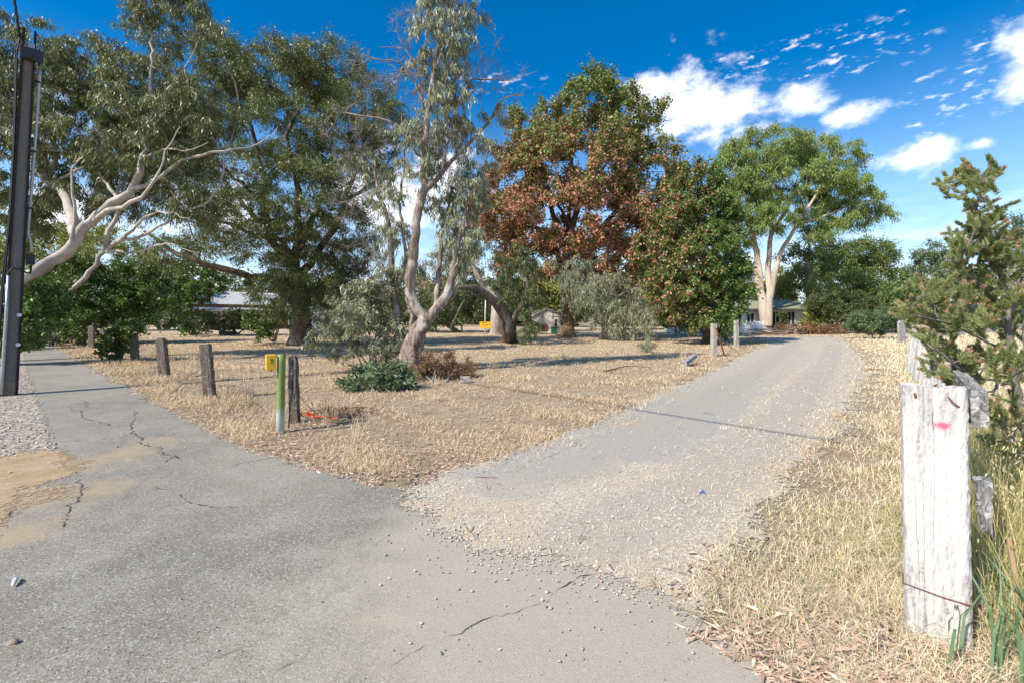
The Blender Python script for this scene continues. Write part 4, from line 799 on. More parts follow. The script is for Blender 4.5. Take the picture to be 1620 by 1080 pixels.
x, y = x[k], y[k]; n = len(x); stones(x, y, (.003 + .007 * rng.random(n) ** 2.2) + .0005 * y, pick(STN, n), 'driveway_gravel', 'loose tan and grey pebbles on the gravel driveway')
n_ = 5200; x, y = scatter(n_, 1.7, 11, -1.2, .7); a_, dr_, ve_, ri_ = inside(x, y); k = (a_ > .03) & (rng.random(n_) < .30 + .5 * np.clip((x + .2) / 1.2, 0, 1)); x, y = x[k], y[k]; n = len(x)
stones(x, y, .0015 + .0035 * rng.random(n) ** 3, pick([(.16, .15, .14), (.10, .095, .09), (.5, .46, .4), (.36, .3, .25), (.62, .58, .52)], n), 'asphalt_grit', 'small dark and pale grit scattered over the asphalt')
n_ = 30000; x = rng.uniform(-13, -4.5, n_); y = rng.uniform(4, 16, n_); ve_ = sdist(VERGE, x, y); k = (ve_ > -.05); x, y = x[k], y[k]; n = len(x)
stones(x, y,   .005 + .014 * rng.random(n) ** 2, pick([(.50, .43, .35), (.40, .33, .26), (.60, .54, .47), (.32, .28, .24)], n), 'verge_gravel', 'coarse pale stones on the verge around the utility pole')

# ------------------------------------------------------------------ poles and posts
M['concrete'] = plain('exposed_aggregate_concrete', (.21, .19, .165), .3, 30, .95, .15, bump=.5)
M['rusty_steel'] = plain('dark_rusty_steel', (.035, .026, .022), .4, 14, .8, .3)
M['black'] = plain('black_plastic', (.02, .02, .022), .2, 20, .5, .4, bump=.03)
M['box_grey'] = plain('dark_grey_box_paint', (.035, .038, .045), .15, 6, .45, .4, bump=.02)
M['white_pipe'] = plain('pale_grey_pipe', (.52, .53, .55), .1, 10, .5, .4, bump=.02)
M['galv'] = plain('galvanised_pipe', (.42, .43, .45), .2, 12, .4, .5, .6, bump=.05)
M['white_disc'] = plain('white_reflector', (.72, .72, .74), .08, 20, .4, .5, bump=.02)
M['yellow'] = plain('yellow_painted_steel', (.78, .46, .03), .10, 9, .45, .4, bump=.04)
M['wire'] = plain('old_wire', (.16, .13, .11), .3, 30, .6, .4, .5, bump=.0)
M['rust'] = plain('red_rust', (.22, .075, .045), .4, 22, .9, .2, bump=.4)
M['orange'] = plain('orange_mesh_plastic', (.85, .13, .035), .15, 30, .6, .3, bump=.1)
D_ = 8.63; pb = G(14, 625); top = P(47, 50, D_); NV = np.array([.73, -.683, 0]); NT_ = np.array([.683, .73, 0]); RZ = math.atan2(.73, .683)
def PV(px, py, off=0.0):
    """point seen at (px, py) on the plane through the pole that faces along the path"""
    r = np.array([(px - CX) / F, 1.0, (HOR - py) / F]); c = np.array([0, 0, H]); t = ((pb + NV * off - c) @ NV) / (r @ NV); return c + r * t
top = PV(47, 50); pole = thing('utility_pole', pb, 'tall concrete and steel utility pole on the gravel verge beside the path', 'pole')
def lerp(a, b, t): return np.asarray(a) * (1 - t) + np.asarray(b) * t
def prism4(mb, c0, c1, w0, d0, w1, d1, oy=0, ox0=0, ox1=0, rz=0.0):
    v = []
    for c, w_, dd, ox in ((c0, w0, d0, ox0), (c1, w1, d1, ox1)): v += [np.asarray(c) + rot(0, 0, rz) @ np.array([ox + sx * w_ / 2, oy + sy * dd / 2, 0]) for sx, sy in ((-1, -1), (1, -1), (1, 1), (-1, 1))]
    mb.add(v, [[0, 1, 5, 4], [1, 2, 6, 5], [2, 3, 7, 6], [3, 0, 4, 7], [3, 2, 1, 0], [4, 5, 6, 7]])
bt, tp_ = lerp(pb, top, -.04), top; cm = lerp(bt, tp_, .94)
mb = MB(); prism4(mb, bt, cm, .20, .15, .15, .12, rz=RZ); mb.build('concrete_core', M['concrete'], pole, off=pb)
mb = MB(); prism4(mb, lerp(pb, top, -.02), lerp(pb, top, .035), .206, .156, .204, .155, rz=RZ); mb.build('plinth', plain('stained_concrete', (.27, .215, .15), .3, 9, .95, bump=.4), pole, off=pb)
for sgn in (-1, 1):
    mb = MB(); prism4(mb, bt, tp_, .012, .20, .012, .16, 0, sgn * .112, sgn * .088, RZ)
    for oy in (-.096, .096): prism4(mb, bt, tp_, .034, .010, .034, .010, oy * .93, sgn * .098, sgn * .074, RZ)
    mb.build('steel_channel', M['rusty_steel'], pole, off=pb)
for f_ in (.2, .42, .64, .83):
    for sg in (-1, 1): q = lerp(pb, top, f_) + NV * (.092 - .015 * f_) + NT_ * sg * .085; mb = MB(); mb.tube([q, q + NV * .02], .011, 6); mb.build('bolt', M['rusty_steel'], pole, off=pb)
mb = MB(); mb.box(PV(50, 87, .16), (.31, .15, .20), RZ); jb = mb.build('junction_box', M['box_grey'], pole, off=pb); bv = jb.modifiers.new('bevel', 'BEVEL'); bv.width = .008; bv.segments = 2
mb = MB(); mb.box(PV(50, 75, .11), (.09, .03, .14), RZ); mb.build('box_bracket', M['galv'], pole, off=pb)
mb = MB(); mb.tube(resample([PV(63, 112, .02), PV(59, 180, .02), PV(53, 260, .02), PV(46, 345, .02), PV(44, 370, .02), PV(49, 384, .02), PV(50, 399, .02)], .12)[0], .022, 8); mb.build('conduit', M['white_pipe'], pole, True, pb)
mb = MB(); mb.box(PV(48, 411, .04), (.115, .11, .19), RZ); jb = mb.build('meter_box', M['black'], pole, off=pb); bv = jb.modifiers.new('bevel', 'BEVEL'); bv.width = .01; bv.segments = 2
for py in (130, 240, 330): q = PV(67 - py * .058, py, .03); mb = MB(); mb.box(q, (.075, .03, .035), RZ); mb.build('conduit_clamp', M['black'], pole, off=pb)
mb = MB(); mb.tube(resample([PV(49, 420, .05), PV(48, 432, .06), PV(42, 432, .11), PV(32, 426, .125), PV(20, 424, .125), PV(14, 430, .12), PV(13, 440, .12)], .05)[0], .016, 8); mb.build('cable_loop', M['black'], pole, True, pb)
mb = MB(); mb.tube([PV(13.5, 436, .13), PV(10, 500, .13), PV(4, 590, .13), PV(2.5, 624, .13)], .026, 10); mb.build('conduit', M['galv'], pole, True, pb)
for px, py in ((30.5, 498.5), (28.5, 545)): q = PV(px, py, .105); mb = MB(); mb.tube([q, q + NV * .008], .034, 18); mb.build('reflector', M['white_disc'], pole, off=pb)
mb = MB()
for k_, pts in enumerate(([(32, 60), (27, 80), (26, 130), (23, 220), (17, 330), (11, 400), (3, 480), (-4, 560)], [(33, 58), (25, 72), (24, 130), (20, 250), (13, 360), (5, 430), (-2, 520)])): mb.tube(resample([PV(a, b, -.02 - .04 * k_) for a, b in pts], .2)[0], .014, 6)
for pts in ([(30, 56), (18, 54), (15, 66), (20, 80), (28, 84)], [(33, 60), (38, 74), (42, 88), (48, 98)], [(44, 50), (36, 50), (31, 56)], [(63, 100), (61, 108), (56, 110), (57, 120)]): mb.tube(resample([PV(a, b, .1) for a, b in pts], .06)[0], .007, 5)
mb.build('service_cable', M['black'], pole, True, pb)
# overhead cable
mb = MB(); s0 = PV(31, 58); e0 = s0 + np.array([.70, -.716, 0]) * 30 + (0, 0, .5); tt_ = np.linspace(0, 1, 60)
cp = np.stack([lerp(s0, e0, t) - np.array([0, 0, 1.1 * 4 * t * (1 - t) * .55]) for t in tt_])
for ph in (0, 2.09, 4.19):
    w_ = np.linspace(0, 40, 240); c3 = np.stack([np.interp(np.linspace(0, 1, 240), tt_, cp[:, i]) for i in range(3)], -1)
    c3 = c3 + np.stack([np.cos(w_ * 4 + ph), np.sin(w_ * 4 + ph) * .3, np.sin(w_ * 4 + ph)], -1) * .013; mb.tube(c3, .011, 5)
tag(mb.build('overhead_cable', M['black'], None, True), 'twisted black overhead cable running from the top of the utility pole', 'cable')

def post_mesh(h, w_, dpt, g, rough=.006, topstyle='flat', nx_=6, ny_=3, nz_=14, taper=.0, split=0.0, z0=-.25):
    """weathered timber: box grid with eroded edges and top"""
    mb = MB(); per = [(i / nx_, 0) for i in range(nx_)] + [(1, j / ny_) for j in range(ny_)] + [(1 - i / nx_, 1) for i in range(nx_)] + [(0, 1 - j / ny_) for j in range(ny_)]
    per = np.array(per) - .5; k = np.maximum(np.abs(per[:, 0]), np.abs(per[:, 1])); corner = (np.abs(np.abs(per[:, 0]) - .5) < 1e-6) & (np.abs(np.abs(per[:, 1]) - .5) < 1e-6)
    ring = per * np.array([w_, dpt]); ring[corner] *= .955; n = len(ring); prof = g.normal(size=n) * rough
    zs = np.linspace(z0, h, nz_); V = []
    if topstyle == 'round': zr = h - w_ * .42; zs = np.concatenate([np.linspace(z0, zr, nz_ - 6), zr + w_ * .42 * np.sin(np.linspace(.25, 1.5708, 6))])
    for i, z in enumerate(zs):
        s = 1 - taper * max(z, 0) / h
        if topstyle == 'round': s *= math.sqrt(max(1 - max(0, (z - (h - w_ * .42)) / (w_ * .46)) ** 2, .05)) if z > h - w_ * .42 else 1
        r_ = ring * (np.array([s, 1 - (1 - s) * .25]) if topstyle == 'round' else s)
        r_ = r_ * (1 + prof[:, None] / max(w_, dpt) * 1.5 + g.normal(size=(n, 1)) * rough / max(w_, dpt))
        zz = np.full(n, z) + (g.normal(size=n) * rough * (1.6 if i == nz_ - 1 else .3)); V.append(np.column_stack([r_, zz]))
    V = np.array(V).reshape(-1, 3); i = np.arange(nz_ - 1)[:, None] * n; j = np.arange(n)[None]; kk = (j + 1) % n
    mb.add(V, np.stack([i + j, i + kk, i + n + kk, i + n + j], -1).reshape(-1, 4))
    c1 = V[-n:].mean(0) - (0, 0, rough * (1 + 3 * split)); c0 = V[:n].mean(0); N_ = len(V); a_ = np.arange(n); b_ = (a_ + 1) % n
    mb.v[0] = np.vstack([mb.v[0], c1, c0]); mb.n += 2; mb.f[3] = [np.stack([N_ - n + a_, N_ - n + b_, np.full(n, N_)], -1), np.stack([b_, a_, np.full(n, N_ + 1)], -1)]; return mb
def place(o, p, z, x):
    zd = nrm(np.asarray(z, float)); yd = nrm(np.cross(zd, x)); xd = np.cross(yd, zd); o.matrix_world = Matrix(np.vstack([np.column_stack([xd, yd, zd, p]), [0, 0, 0, 1]]).tolist())
from mathutils import Matrix
def timber_mat(name, base, dark, lichen=None, lich_amt=.5):
    m, t, out, tc = newmat(name); v = t.scaled(tc, (1, 1, .08)); n = t.noise(v, 45, 6, .7); n2 = t.noise(t.scaled(tc, (1, 1, .35)), 9, 5, .6); f = t.noise(tc, 70, 4, .7)
    c = t.mix(t.ss(n, .35, .65), dark, base); c = t.mix(t.ss(n2, .5, .75, 0, .5), c, tuple(np.array(base) * 1.35))
    if lichen: c = t.mix(t.math('MULTIPLY', t.ss(t.noise(tc, 16, 5, .7), lich_amt, lich_amt + .1), t.ss(f, .38, .55)), c, lichen)
    finish(t, out, c, .95, t.math('ADD', n, t.math('MULTIPLY', f, .5)), .8, .008, .15); return m
M['old_post'] = timber_mat('old_grey_lichen_timber', (.19, .155, .13), (.07, .056, .047), (.42, .40, .36), .56)
M['pale_post'] = timber_mat('pale_weathered_timber', (.50, .45, .37), (.26, .22, .17), (.62, .58, .50), .55)
M['grey_timber'] = timber_mat('grey_split_timber', (.36, .34, .32), (.13, .12, .115), (.62, .61, .58), .5)
M['rot_timber'] = timber_mat('cracked_lichen_timber', (.36, .35, .33), (.07, .065, .06), (.52, .51, .49), .5)
grpL = 'old leaning fence posts along the path'
LP = [((333, 632), 545, 19, .07, 'split topped speckled old post, nearest of the row along the path fence', 0), ((261, 598), 535, 16, .09, 'round topped dark post leaning left, second along the path fence', 1),
      ((214, 571), 528, 13, .06, 'square topped old post standing third along the path fence', 1), ((165, 557), 521, 10, .05, 'dark narrow post close beside the bright leafy sapling', 1), ((145, 550), 515.5, 10, .06, 'sunlit brown round topped post between two darker posts of the path fence', 1), ((131, 546), 517, 8.5, .02, 'last small post of the path fence half hidden by the glossy bush', 1)]
for k_, ((bx, by), ty, w_, lean, lab, rnd) in enumerate(LP):
    b_ = G(bx, by); h = (by - ty) / F * b_[1]; g = np.random.default_rng(200 + k_)
    mb = post_mesh(h * 1.01, w_ / F * b_[1] * .88, .11, g, .006, 'round' if rnd else 'flat', 6, 3, 18, .06, 1.5)
    o = tag(mb.build('fence_post', M['old_post']), lab, 'fence post', grpL); o.location = b_; o.rotation_euler = (R(2 * g.normal()), -lean * 1.0, R(8 * g.normal()))
b_ = G(189, 568); mb = post_mesh(.42, .16, .14, np.random.default_rng(220), .012, 'flat', 6, 3, 8, .1, 2); o = tag(mb.build('broken_post', M['old_post']), 'short broken stump of a post under the leafy sapling', 'fence post', grpL); o.location = b_; o.rotation_euler = (0, .08, .3)
# wire netting between the old posts
mb = MB(); wp = [G(456, 672) + (0, .12, 0)] + [G(*q[0]) for q in LP[:4]]
for a0, a1 in zip(wp[:-1], wp[1:]):
    for hz in (.12, .34, .56, .78):
        tt_ = np.linspace(0, 1, 14); sg = .03 * rng.random() + .01
        mb.tube([lerp(a0, a1, t) + np.array([0, -.06, hz - sg * 4 * t * (1 - t) + .008 * rng.normal()]) for t in tt_], .0022, 4)
    nv = int(np.linalg.norm(a1 - a0) / .22)
    for i_ in range(1, nv):
        q = lerp(a0, a1, i_ / nv) + (0, -.06, 0); mb.tube([q + (.01 * rng.normal(), 0, .1), q + (.015 * rng.normal(), 0, .45), q + (.02 * rng.normal(), 0, .77)], .0015, 4)
tag(mb.build('wire_netting', M['wire']), 'rusty sagging wire netting strung between the old posts by the path', 'wire fence')
# post with the yellow box
m, t, out, tc = newmat('green_painted_pipe'); zc = t.n('ShaderNodeSeparateXYZ', Vector=tc).outputs[2]; n = t.noise(tc, 14, 5, .6)
c = t.mix(t.ss(n, .35, .7), (.17, .245, .06), (.23, .30, .085)); c = t.mix(t.ss(t.math('ADD', zc, t.math('MULTIPLY', n, .12)), .42, .24), c, (.46, .52, .46))
finish(t, out, c, .55, n, .1, .005, .4); M['green_pipe'] = m
b_ = G(443, 684); ps = thing('marker_post', b_, 'green pipe post carrying a small yellow box at the edge of the path', 'marker post')
mb = MB(); d = b_[1]; mb.tube([np.array([0, 0, -.2]), np.array([.006, 0, .3]), np.array([.018, 0, .88]), np.array([.02, 0, (684 - 560) / F * d])], .048, 20); mb.build('pipe', M['green_pipe'], ps, True)
mb = MB(); yb = P(430, 572, d) - b_ + (0, -.03, 0); mb.box(yb, (.105, .16, .185), R(32)); yo = mb.build('yellow_box', M['yellow'], ps)
bv = yo.modifiers.new('bevel', 'BEVEL'); bv.width = .004; bv.segments = 2
mb = MB(); rr = rot(0, 0, R(32)); fr = lambda u, z: yb + rr @ np.array([u, -.0815, z])
for pts in ([(-.005, .05), (.012, .045), (.018, .02), (.0, .03), (.006, .005)], [(.006, .03), (.02, .0), (.004, -.015), (-.004, .01)], [(-.012, .03), (-.002, .04), (.01, .03), (.015, .045)]): mb.tube(resample([fr(*q) for q in pts], .008)[0], .0022, 4)
mb.build('worn_emblem', M['box_grey'], yo)
yo_ch = [o for o in bpy.data.objects if o.name.startswith('worn_emblem')][0]
mb = MB(); mb.tube([yb + (.0, .02, -.09), yb + (.0, .02, -.115)], .01, 8); mb.build('lock_bolt', M['black'], ps)
b_ = G(457, 672) ; mb = post_mesh(.90, .115, .11, np.random.default_rng(231), .006, 'round', 6, 4, 20, .15)
o = tag(mb.build('fence_post', M['old_post']), 'speckled round topped post close behind the green pipe with the yellow box', 'fence post', grpL); o.location = b_ + (.0, .16, 0); o.rotation_euler = (0, -.02, .1)
mb = MB(); mb.tube(resample([P(462, 568, 5.7), P(463, 590, 5.65), P(462, 620, 5.65), P(458, 650, 5.65), P(457, 676, 5.65)], .08)[0], .009, 6); mb.box(P(460, 608, 5.65), (.045, .05, .10)); mb.box(P(461, 576, 5.68), (.03, .04, .11))
tag(mb.build('black_cable', M['black']), 'black cable with a connector clipped down the speckled post', 'cable')
mb = MB()
for a, b in (([466, 618, 5.75], [520, 668, 5.9]), ([465, 622, 5.75], [500, 660, 6.0]), ([466, 640, 5.75], [512, 676, 5.8]), ([519, 667, 5.9], [556, 664, 6.4])): mb.tube(resample([P(*a), lerp(P(*a), P(*b), .5) - (0, 0, .03), P(*b)], .1)[0], .003, 4)
tag(mb.build('loose_wire', M['wire']), 'loose wires hanging from the speckled post down to the dry grass', 'wire')
mb = MB(); g = np.random.default_rng(5)
for (px, py, w_) in ((487, 655, .05), (493, 657, .06), (496, 654, .04), (482, 654, .03), (499, 659, .03)):
    q = P(px, py, 5.95); a_ = q + g.normal(size=(4, 3)) * .03; a_[:, 2] += .01; mb.add(np.vstack([a_, a_ + (0, .006, .004)]), [[0, 1, 2, 3], [4, 5, 6, 7], [0, 1, 5, 4], [1, 2, 6, 5]])
for a, b in (((480, 653), (492, 658)), ((486, 650), (500, 660)), ((530, 661), (537, 663)), ((495, 657), (536, 662))): mb.tube([P(*a, 5.95), P((a[0] + b[0]) / 2, (a[1] + b[1]) / 2 - 1, 5.93), P(*b, 5.95)], .006, 5)
tag(mb.build('plastic_tape', M['orange']), 'scrap of bright orange plastic tape tangled in wire near the green pipe', 'tape')
# driveway posts
for k_, (bx, by, ty, w_, lab) in enumerate(((1129, 563, 512, 8.5, 'pale square gate post with an orange stained top left of the red steel stake'), (1165, 549, 507, 7.5, 'taller pale gate post with a pointed top right of the red steel stake'))):
    b_ = G(bx, by); h = (by - ty) / F * b_[1]; mb = post_mesh(h, w_ / F * b_[1], .14, np.random.default_rng(240 + k_), .005, 'flat', 5, 4, 14, .12 if k_ else .02); o = tag(mb.build('gate_post', M['pale_post']), lab, 'fence post', 'pale posts beside the driveway'); o.location = b_; o.rotation_euler = (0, .015 * (1 - 2 * k_), .2)
b_ = G(1149, 541); mb = post_mesh(1.25, .14, .13, np.random.default_rng(245), .006, 'flat', 5, 4, 12); o = tag(mb.build('gate_post', M['old_post']), 'shaded grey post in the gloom behind the two pale gate posts', 'fence post', 'pale posts beside the driveway'); o.location = b_
a0, a1 = P(1133, 519, 17.6), G(1147, 563); mb = MB(); mb.tube([a0, a1 - (0, 0, .05)], .026, 4); mb.tube([a0 + (.03, .02, 0), a1 + (.03, .02, -.05)], .012, 4); tag(mb.build('steel_stake', M['rust']), 'red rusty steel stake leaning against the pale gate post', 'stake')
mb = MB(); mb.tube(resample([P(1149, 545, 20.5), P(1160, 551, 20), P(1172, 561, 18.5)], .3)[0], .010, 5)
for k_ in range(4):
    th = np.linspace(0, 6.2, 22); mb.tube(np.stack([P(1160, 528, 21)[0] + (.45 + .07 * k_) * np.cos(th), 21 + .15 * np.sin(th * 2 + k_), .75 + .45 * np.sin(th + .2 * k_)], -1), .004, 4)
tag(mb.build('wire_coil', M['wire']), 'tangled coil of thin wire hung between the pale gate posts', 'wire')
g = np.random.default_rng(250); mb = post_mesh(1.25, .17, .15, g, .010, 'flat', 6, 4, 12, .25, 2, z0=0.0); o = tag(mb.build('fallen_post', M['grey_timber']), 'grey fallen post lying tilted on the dry grass left of the gate posts', 'fallen post')
p0, p1 = G(1082, 580), P(1112, 557, 15.6); o.location = p0 + (0, 0, .08); o.rotation_euler = Vector(p1 - p0).to_track_quat('Z', 'Y').to_euler()
# white fence on the right
m, t, out, tc = newmat('flaking_white_paint'); v = t.scaled(tc, (1, 1, .07)); gr = t.noise(v, 70, 6, .7); gr2 = t.noise(t.scaled(tc, (1, 1, (.14))), 16, 6, .7); f = t.noise(tc, 60, 5, .7); zc = t.n('ShaderNodeSeparateXYZ', Vector=tc).outputs[2]; xc = t.n('ShaderNodeSeparateXYZ', Vector=tc).outputs[0]
wear = t.math('ADD', gr2, t.math('ADD', t.ss(zc, .82, 1.10, 0, .11), t.math('MULTIPLY', t.math('MULTIPLY', t.ss(zc, .36, .14), t.ss(xc, .04, -.06)), .16)))
wear = t.math('ADD', wear, t.ss(t.math('ABSOLUTE', xc), .085, .108, 0, .08))
c = t.mix(t.ss(f, .3, .7), (.50, .485, .445), (.58, .565, .525)); bare = t.mix(t.ss(gr, .4, .62), (.30, .27, .26), (.52, .48, .46))
c = t.mix(t.math('MULTIPLY', t.ss(wear, .535, .62), t.ss(f, .36, .56)), c, bare)
c = t.mix(t.ss(t.math('ABSOLUTE', t.math('SUBTRACT', t.noise(t.scaled(tc, (1, 1, .035)), 13, 3, .5), .5)), .0045, .0015), c, (.10, .09, .08))
pk = t.n('ShaderNodeVectorMath', _operation='SUBTRACT', i0=tc, i1=(.028, 0, .945)).outputs[0]; pk = t.n('ShaderNodeVectorMath', _operation='LENGTH', i0=t.scaled(pk, (1, 0, 1.9))).outputs['Value']
c = t.mix(t.ss(t.math('ADD', pk, t.math('MULTIPLY', t.math('SUBTRACT', f, .5), .05)), .040, .012, 0, .85), c, (.80, .07, .17))
finish(t, out, c, .7, t.math('ADD', gr, t.math('MULTIPLY', f, .6)), .35, .006, .3); M['white_paint'] = m
mb = post_mesh(1.105, .217, .125, np.random.default_rng(260), .0028, 'flat', 26, 10, 60)
wpz = thing('white_post', (1.868, 2.055, 0), 'big flaking white painted sleeper post with a pink paint mark, nearest the camera', 'fence post')
wpz.rotation_euler = (R(-.6), R(-.8), R(-40)); mb.build('sleeper', M['white_paint'], wpz)
mb = MB(); th = np.linspace(0, 1, 40); pr_ = np.array([(-.112, -.067), (.112, -.067), (.112, .067), (-.112, .067), (-.112, -.067)])
wl = np.stack([np.interp(th * 4, range(5), pr_[:, 0]), np.interp(th * 4, range(5), pr_[:, 1]), .232 - .02 * np.interp(th * 4, [0, .6, 1, 2, 3, 4], [0, .9, 1, .8, .2, 0])], -1); mb.tube(wl, .0022, 5); mb.tube([(.04, -.066, .232 - .016), (.112, -.07, .206)], .0016, 4)
mb.build('tie_wire', M['rust'], wpz, True)
for q_, r_ in (([(.048, -.063, 1.068), (.058, -.078, 1.055), (.075, -.074, 1.035), (.083, -.062, 1.03)], .0028), ([(-.06, -.062, 1.075), (-.058, -.07, 1.06)], .005), ([(.0, .0, 1.09), (.012, -.03, 1.115), (.02, -.05, 1.10)], .0025)): mb = MB(); mb.tube(q_, r_, 6); mb.build('nail', M['rust'], wpz, True)
dirF = np.array([FD[0], FD[1], 0])
def rail(name, p0, p1, w_, h_, seed, mat, lab, rough=.009):
    L = np.linalg.norm(np.asarray(p1) - p0); mb = post_mesh(L, w_, h_, np.random.default_rng(seed), rough, 'flat', 8, 10, 40, z0=0.0)
    o = tag(mb.build(name, mat), lab, 'fence rail'); o.location = tuple(p0); q = Vector(np.asarray(p1) - p0); o.rotation_euler = q.to_track_quat('Z', 'Y').to_euler(); return o
from mathutils import Matrix
rp0 = np.array([1.995, 1.995, 1.018]); rp1 = rp0 + np.array([.65, .76, -.006]) * 1.7
o = rail('fence_rail', rp0, rp1, .15, .055, 262, M['rot_timber'], 'cracked grey lichen covered top rail end fixed behind the big white post', .0035)
place(o, rp0, rp1 - rp0, [0, 0, 1.])
mb = post_mesh(.215, .10, .055, np.random.default_rng(263), .005, 'flat', 6, 8, 16, .35, z0=0.0); o = tag(mb.build('broken_rail', M['rot_timber']), 'broken black and grey stub of a lower rail beside the big white post', 'fence rail'); place(o, (2.002, 1.99, .72), (.03, -.03, -1), (.65, .76, 0))
for k_, (px, by, ty, w_, lab) in enumerate(((1446, 588, 520, 12, 'slim white post farthest of the white posts behind the lichen topped rail'), (1459, 606, 525, 15, 'white post second from the far end behind the big sleeper post'), (1475, 690, 563, 22, 'white post mostly hidden behind the top of the big sleeper post'), (1490, 735, 580, 22, 'white post half hidden by the pink tipped shrub behind the big sleeper post'))):
    b_ = G(px - (by - ty) * .07, by); h = (by - ty) / F * b_[1]; mb = post_mesh(h, w_ / F * b_[1], .10, np.random.default_rng(270 + k_), .006, 'flat', 8, 4, 24); o = tag(mb.build('fence_post', M['white_paint']), lab, 'fence post', 'white fence posts along the right of the driveway'); o.location = b_; o.rotation_euler = (0, .10 if k_ < 3 else .05, R(-15))
b_ = G(1427, 543); mb = post_mesh(1.32, .42, .16, np.random.default_rng(280), .012, 'round', 10, 5, 20, .05, 1); o = tag(mb.build('fence_post', M['grey_timber']), 'wide pale grey round topped slab post far down the right side of the driveway', 'fence post', 'white fence posts along the right of the driveway'); o.location = b_; o.rotation_euler = (0, -.05, .1)

# ------------------------------------------------------------------ pink tipped shrub at the right
sb = np.array([3.42, 3.1, float(gz(np.array(3.42), np.array(3.1)))]); pl = Plant(71); g = pl.g; d0 = 3.0
pl.limb([sb - (0, 0, .1), P(1628, 720, 3.05), P(1606, 610, 3.0), P(1594, 520, 3.0), P(1588, 450, 3.0), P(1574, 400, 3.0), P(1556, 360, 2.98), P(1551, 340, 2.96), P(1542, 325, 2.95)], .026, .006, .1, 8, .05, .004)
for pts in ([(1598, 560, 3), (1560, 540, 2.9), (1510, 515, 2.85), (1470, 505, 2.8), (1440, 497, 2.8)], [(1606, 610, 3), (1570, 600, 2.85), (1530, 590, 2.8), (1490, 560, 2.75), (1468, 548, 2.75)], [(1590, 470, 3), (1560, 450, 3), (1530, 435, 3), (1512, 425, 3)], [(1594, 520, 3), (1550, 505, 3.1), (1500, 480, 3.15), (1465, 465, 3.2)],
            [(1590, 480, 3), (1612, 450, 3), (1625, 420, 3)], [(1622, 700, 3.05), (1600, 690, 2.8), (1580, 660, 2.7), (1572, 645, 2.7)], [(1606, 610, 3), (1625, 570, 2.9), (1618, 530, 2.9)], [(1598, 560, 3), (1570, 620, 2.75), (1540, 612, 2.7), (1505, 600, 2.7)], [(1552, 342, 2.96), (1525, 310, 2.95), (1510, 298, 2.95)], [(1545, 328, 2.95), (1556, 300, 2.95)]):
    pl.limb(PP(pts), .009, .004, .08, 6, .05, .004)
tufts = [(1502, 297), (1511, 287), (1519, 276), (1528, 284), (1536, 290), (1542, 279), (1550, 292), (1558, 283), (1565, 271), (1530, 300), (1548, 305), (1538, 332), (1550, 328), (1533, 357), (1540, 360), (1547, 358), (1564, 350), (1571, 340), (1553, 368), (1545, 375),
         (1512, 388), (1518, 384), (1528, 380), (1524, 400), (1540, 393), (1548, 388), (1560, 388), (1578, 378), (1590, 376), (1582, 396), (1604, 398), (1572, 402), (1596, 410), (1510, 420), (1520, 415), (1530, 425), (1540, 432), (1555, 412), (1548, 442), (1565, 430), (1580, 425),
         (1452, 460), (1460, 455), (1470, 458), (1482, 455), (1475, 468), (1490, 462), (1500, 475), (1528, 463), (1538, 458), (1530, 474), (1548, 470), (1432, 500), (1440, 492), (1450, 488), (1462, 494), (1456, 505), (1470, 500), (1482, 510), (1493, 492), (1470, 518), (1495, 518), (1486, 500), (1508, 500),
         (1515, 510), (1528, 515), (1545, 502), (1540, 522), (1560, 512), (1575, 504), (1590, 528), (1552, 530), (1463, 543), (1475, 550), (1490, 545), (1500, 552), (1510, 560), (1488, 568), (1525, 568), (1540, 555), (1478, 585), (1495, 590), (1512, 597), (1535, 585), (1560, 578), (1505, 612), (1530, 612), (1550, 600), (1572, 562), (1590, 565), (1605, 540), (1615, 575), (1602, 596), (1580, 592), (1520, 580), (1555, 560),
         (1570, 640), (1588, 652), (1610, 628), (1582, 668), (1605, 672), (1620, 650), (1598, 715), (1572, 698), (1612, 700), (1600, 440), (1612, 420), (1610, 470), (1590, 480), (1600, 500), (1620, 505), (1582, 450), (1570, 470), (1625, 440), (1630, 480), (1640, 520), (1640, 600), (1640, 420), (1560, 485), (1575, 490), (1650, 660), (1660, 560)]
fa, fd_, fl_ = [], [], []
cl_ = [P(px + g.normal() * 2, py, d0 + g.normal() * .14 - (.15 if py > 560 else 0)) for px, py in tufts]
en = pl.grow(cl_, .0042, .07, .3, 5, .0)
for (e, dd), (px, py) in zip(en, tufts):
    nf = 4 if py < 345 else 6
    for k in range(nf):
        a_ = nrm(dd * .6 + np.array([-.25, 0, .75]) * .9 + g.normal(size=3) * (.3 if py < 345 else .55)); fl = g.uniform(.06, .09) if py < 345 else g.uniform(.065, .11)
        s0 = e - a_ * fl * .35 + g.normal(size=3) * (.012 if py < 345 else .028); fa.append(s0); fd_.append(a_); fl_.append(fl)
fa, fd_, fl_ = np.array(fa), np.array(fd_), np.array(fl_); nF = len(fa); nn = 230
pl.mb.add(*prisms(fa, fa + fd_ * fl_[:, None], .0025, .0012))
t_ = g.random((nF, nn)) ** .85; A_ = np.repeat(fd_, nn, 0); rd = rand_dirs(g, nF * nn); rd = nrm(rd - A_ * (rd * A_).sum(1, keepdims=True))
p = (fa[:, None] + fd_[:, None] * (fl_[:, None] * t_)[..., None]).reshape(-1, 3); tt_ = t_.ravel()
nd = nrm(rd * (.95 - .45 * tt_[:, None]) + A_ * (.55 + .5 * tt_[:, None])); lv, lf = leaf_quads(g, p, nd, .025 * (.7 + .6 * g.random(len(p))), .0036)
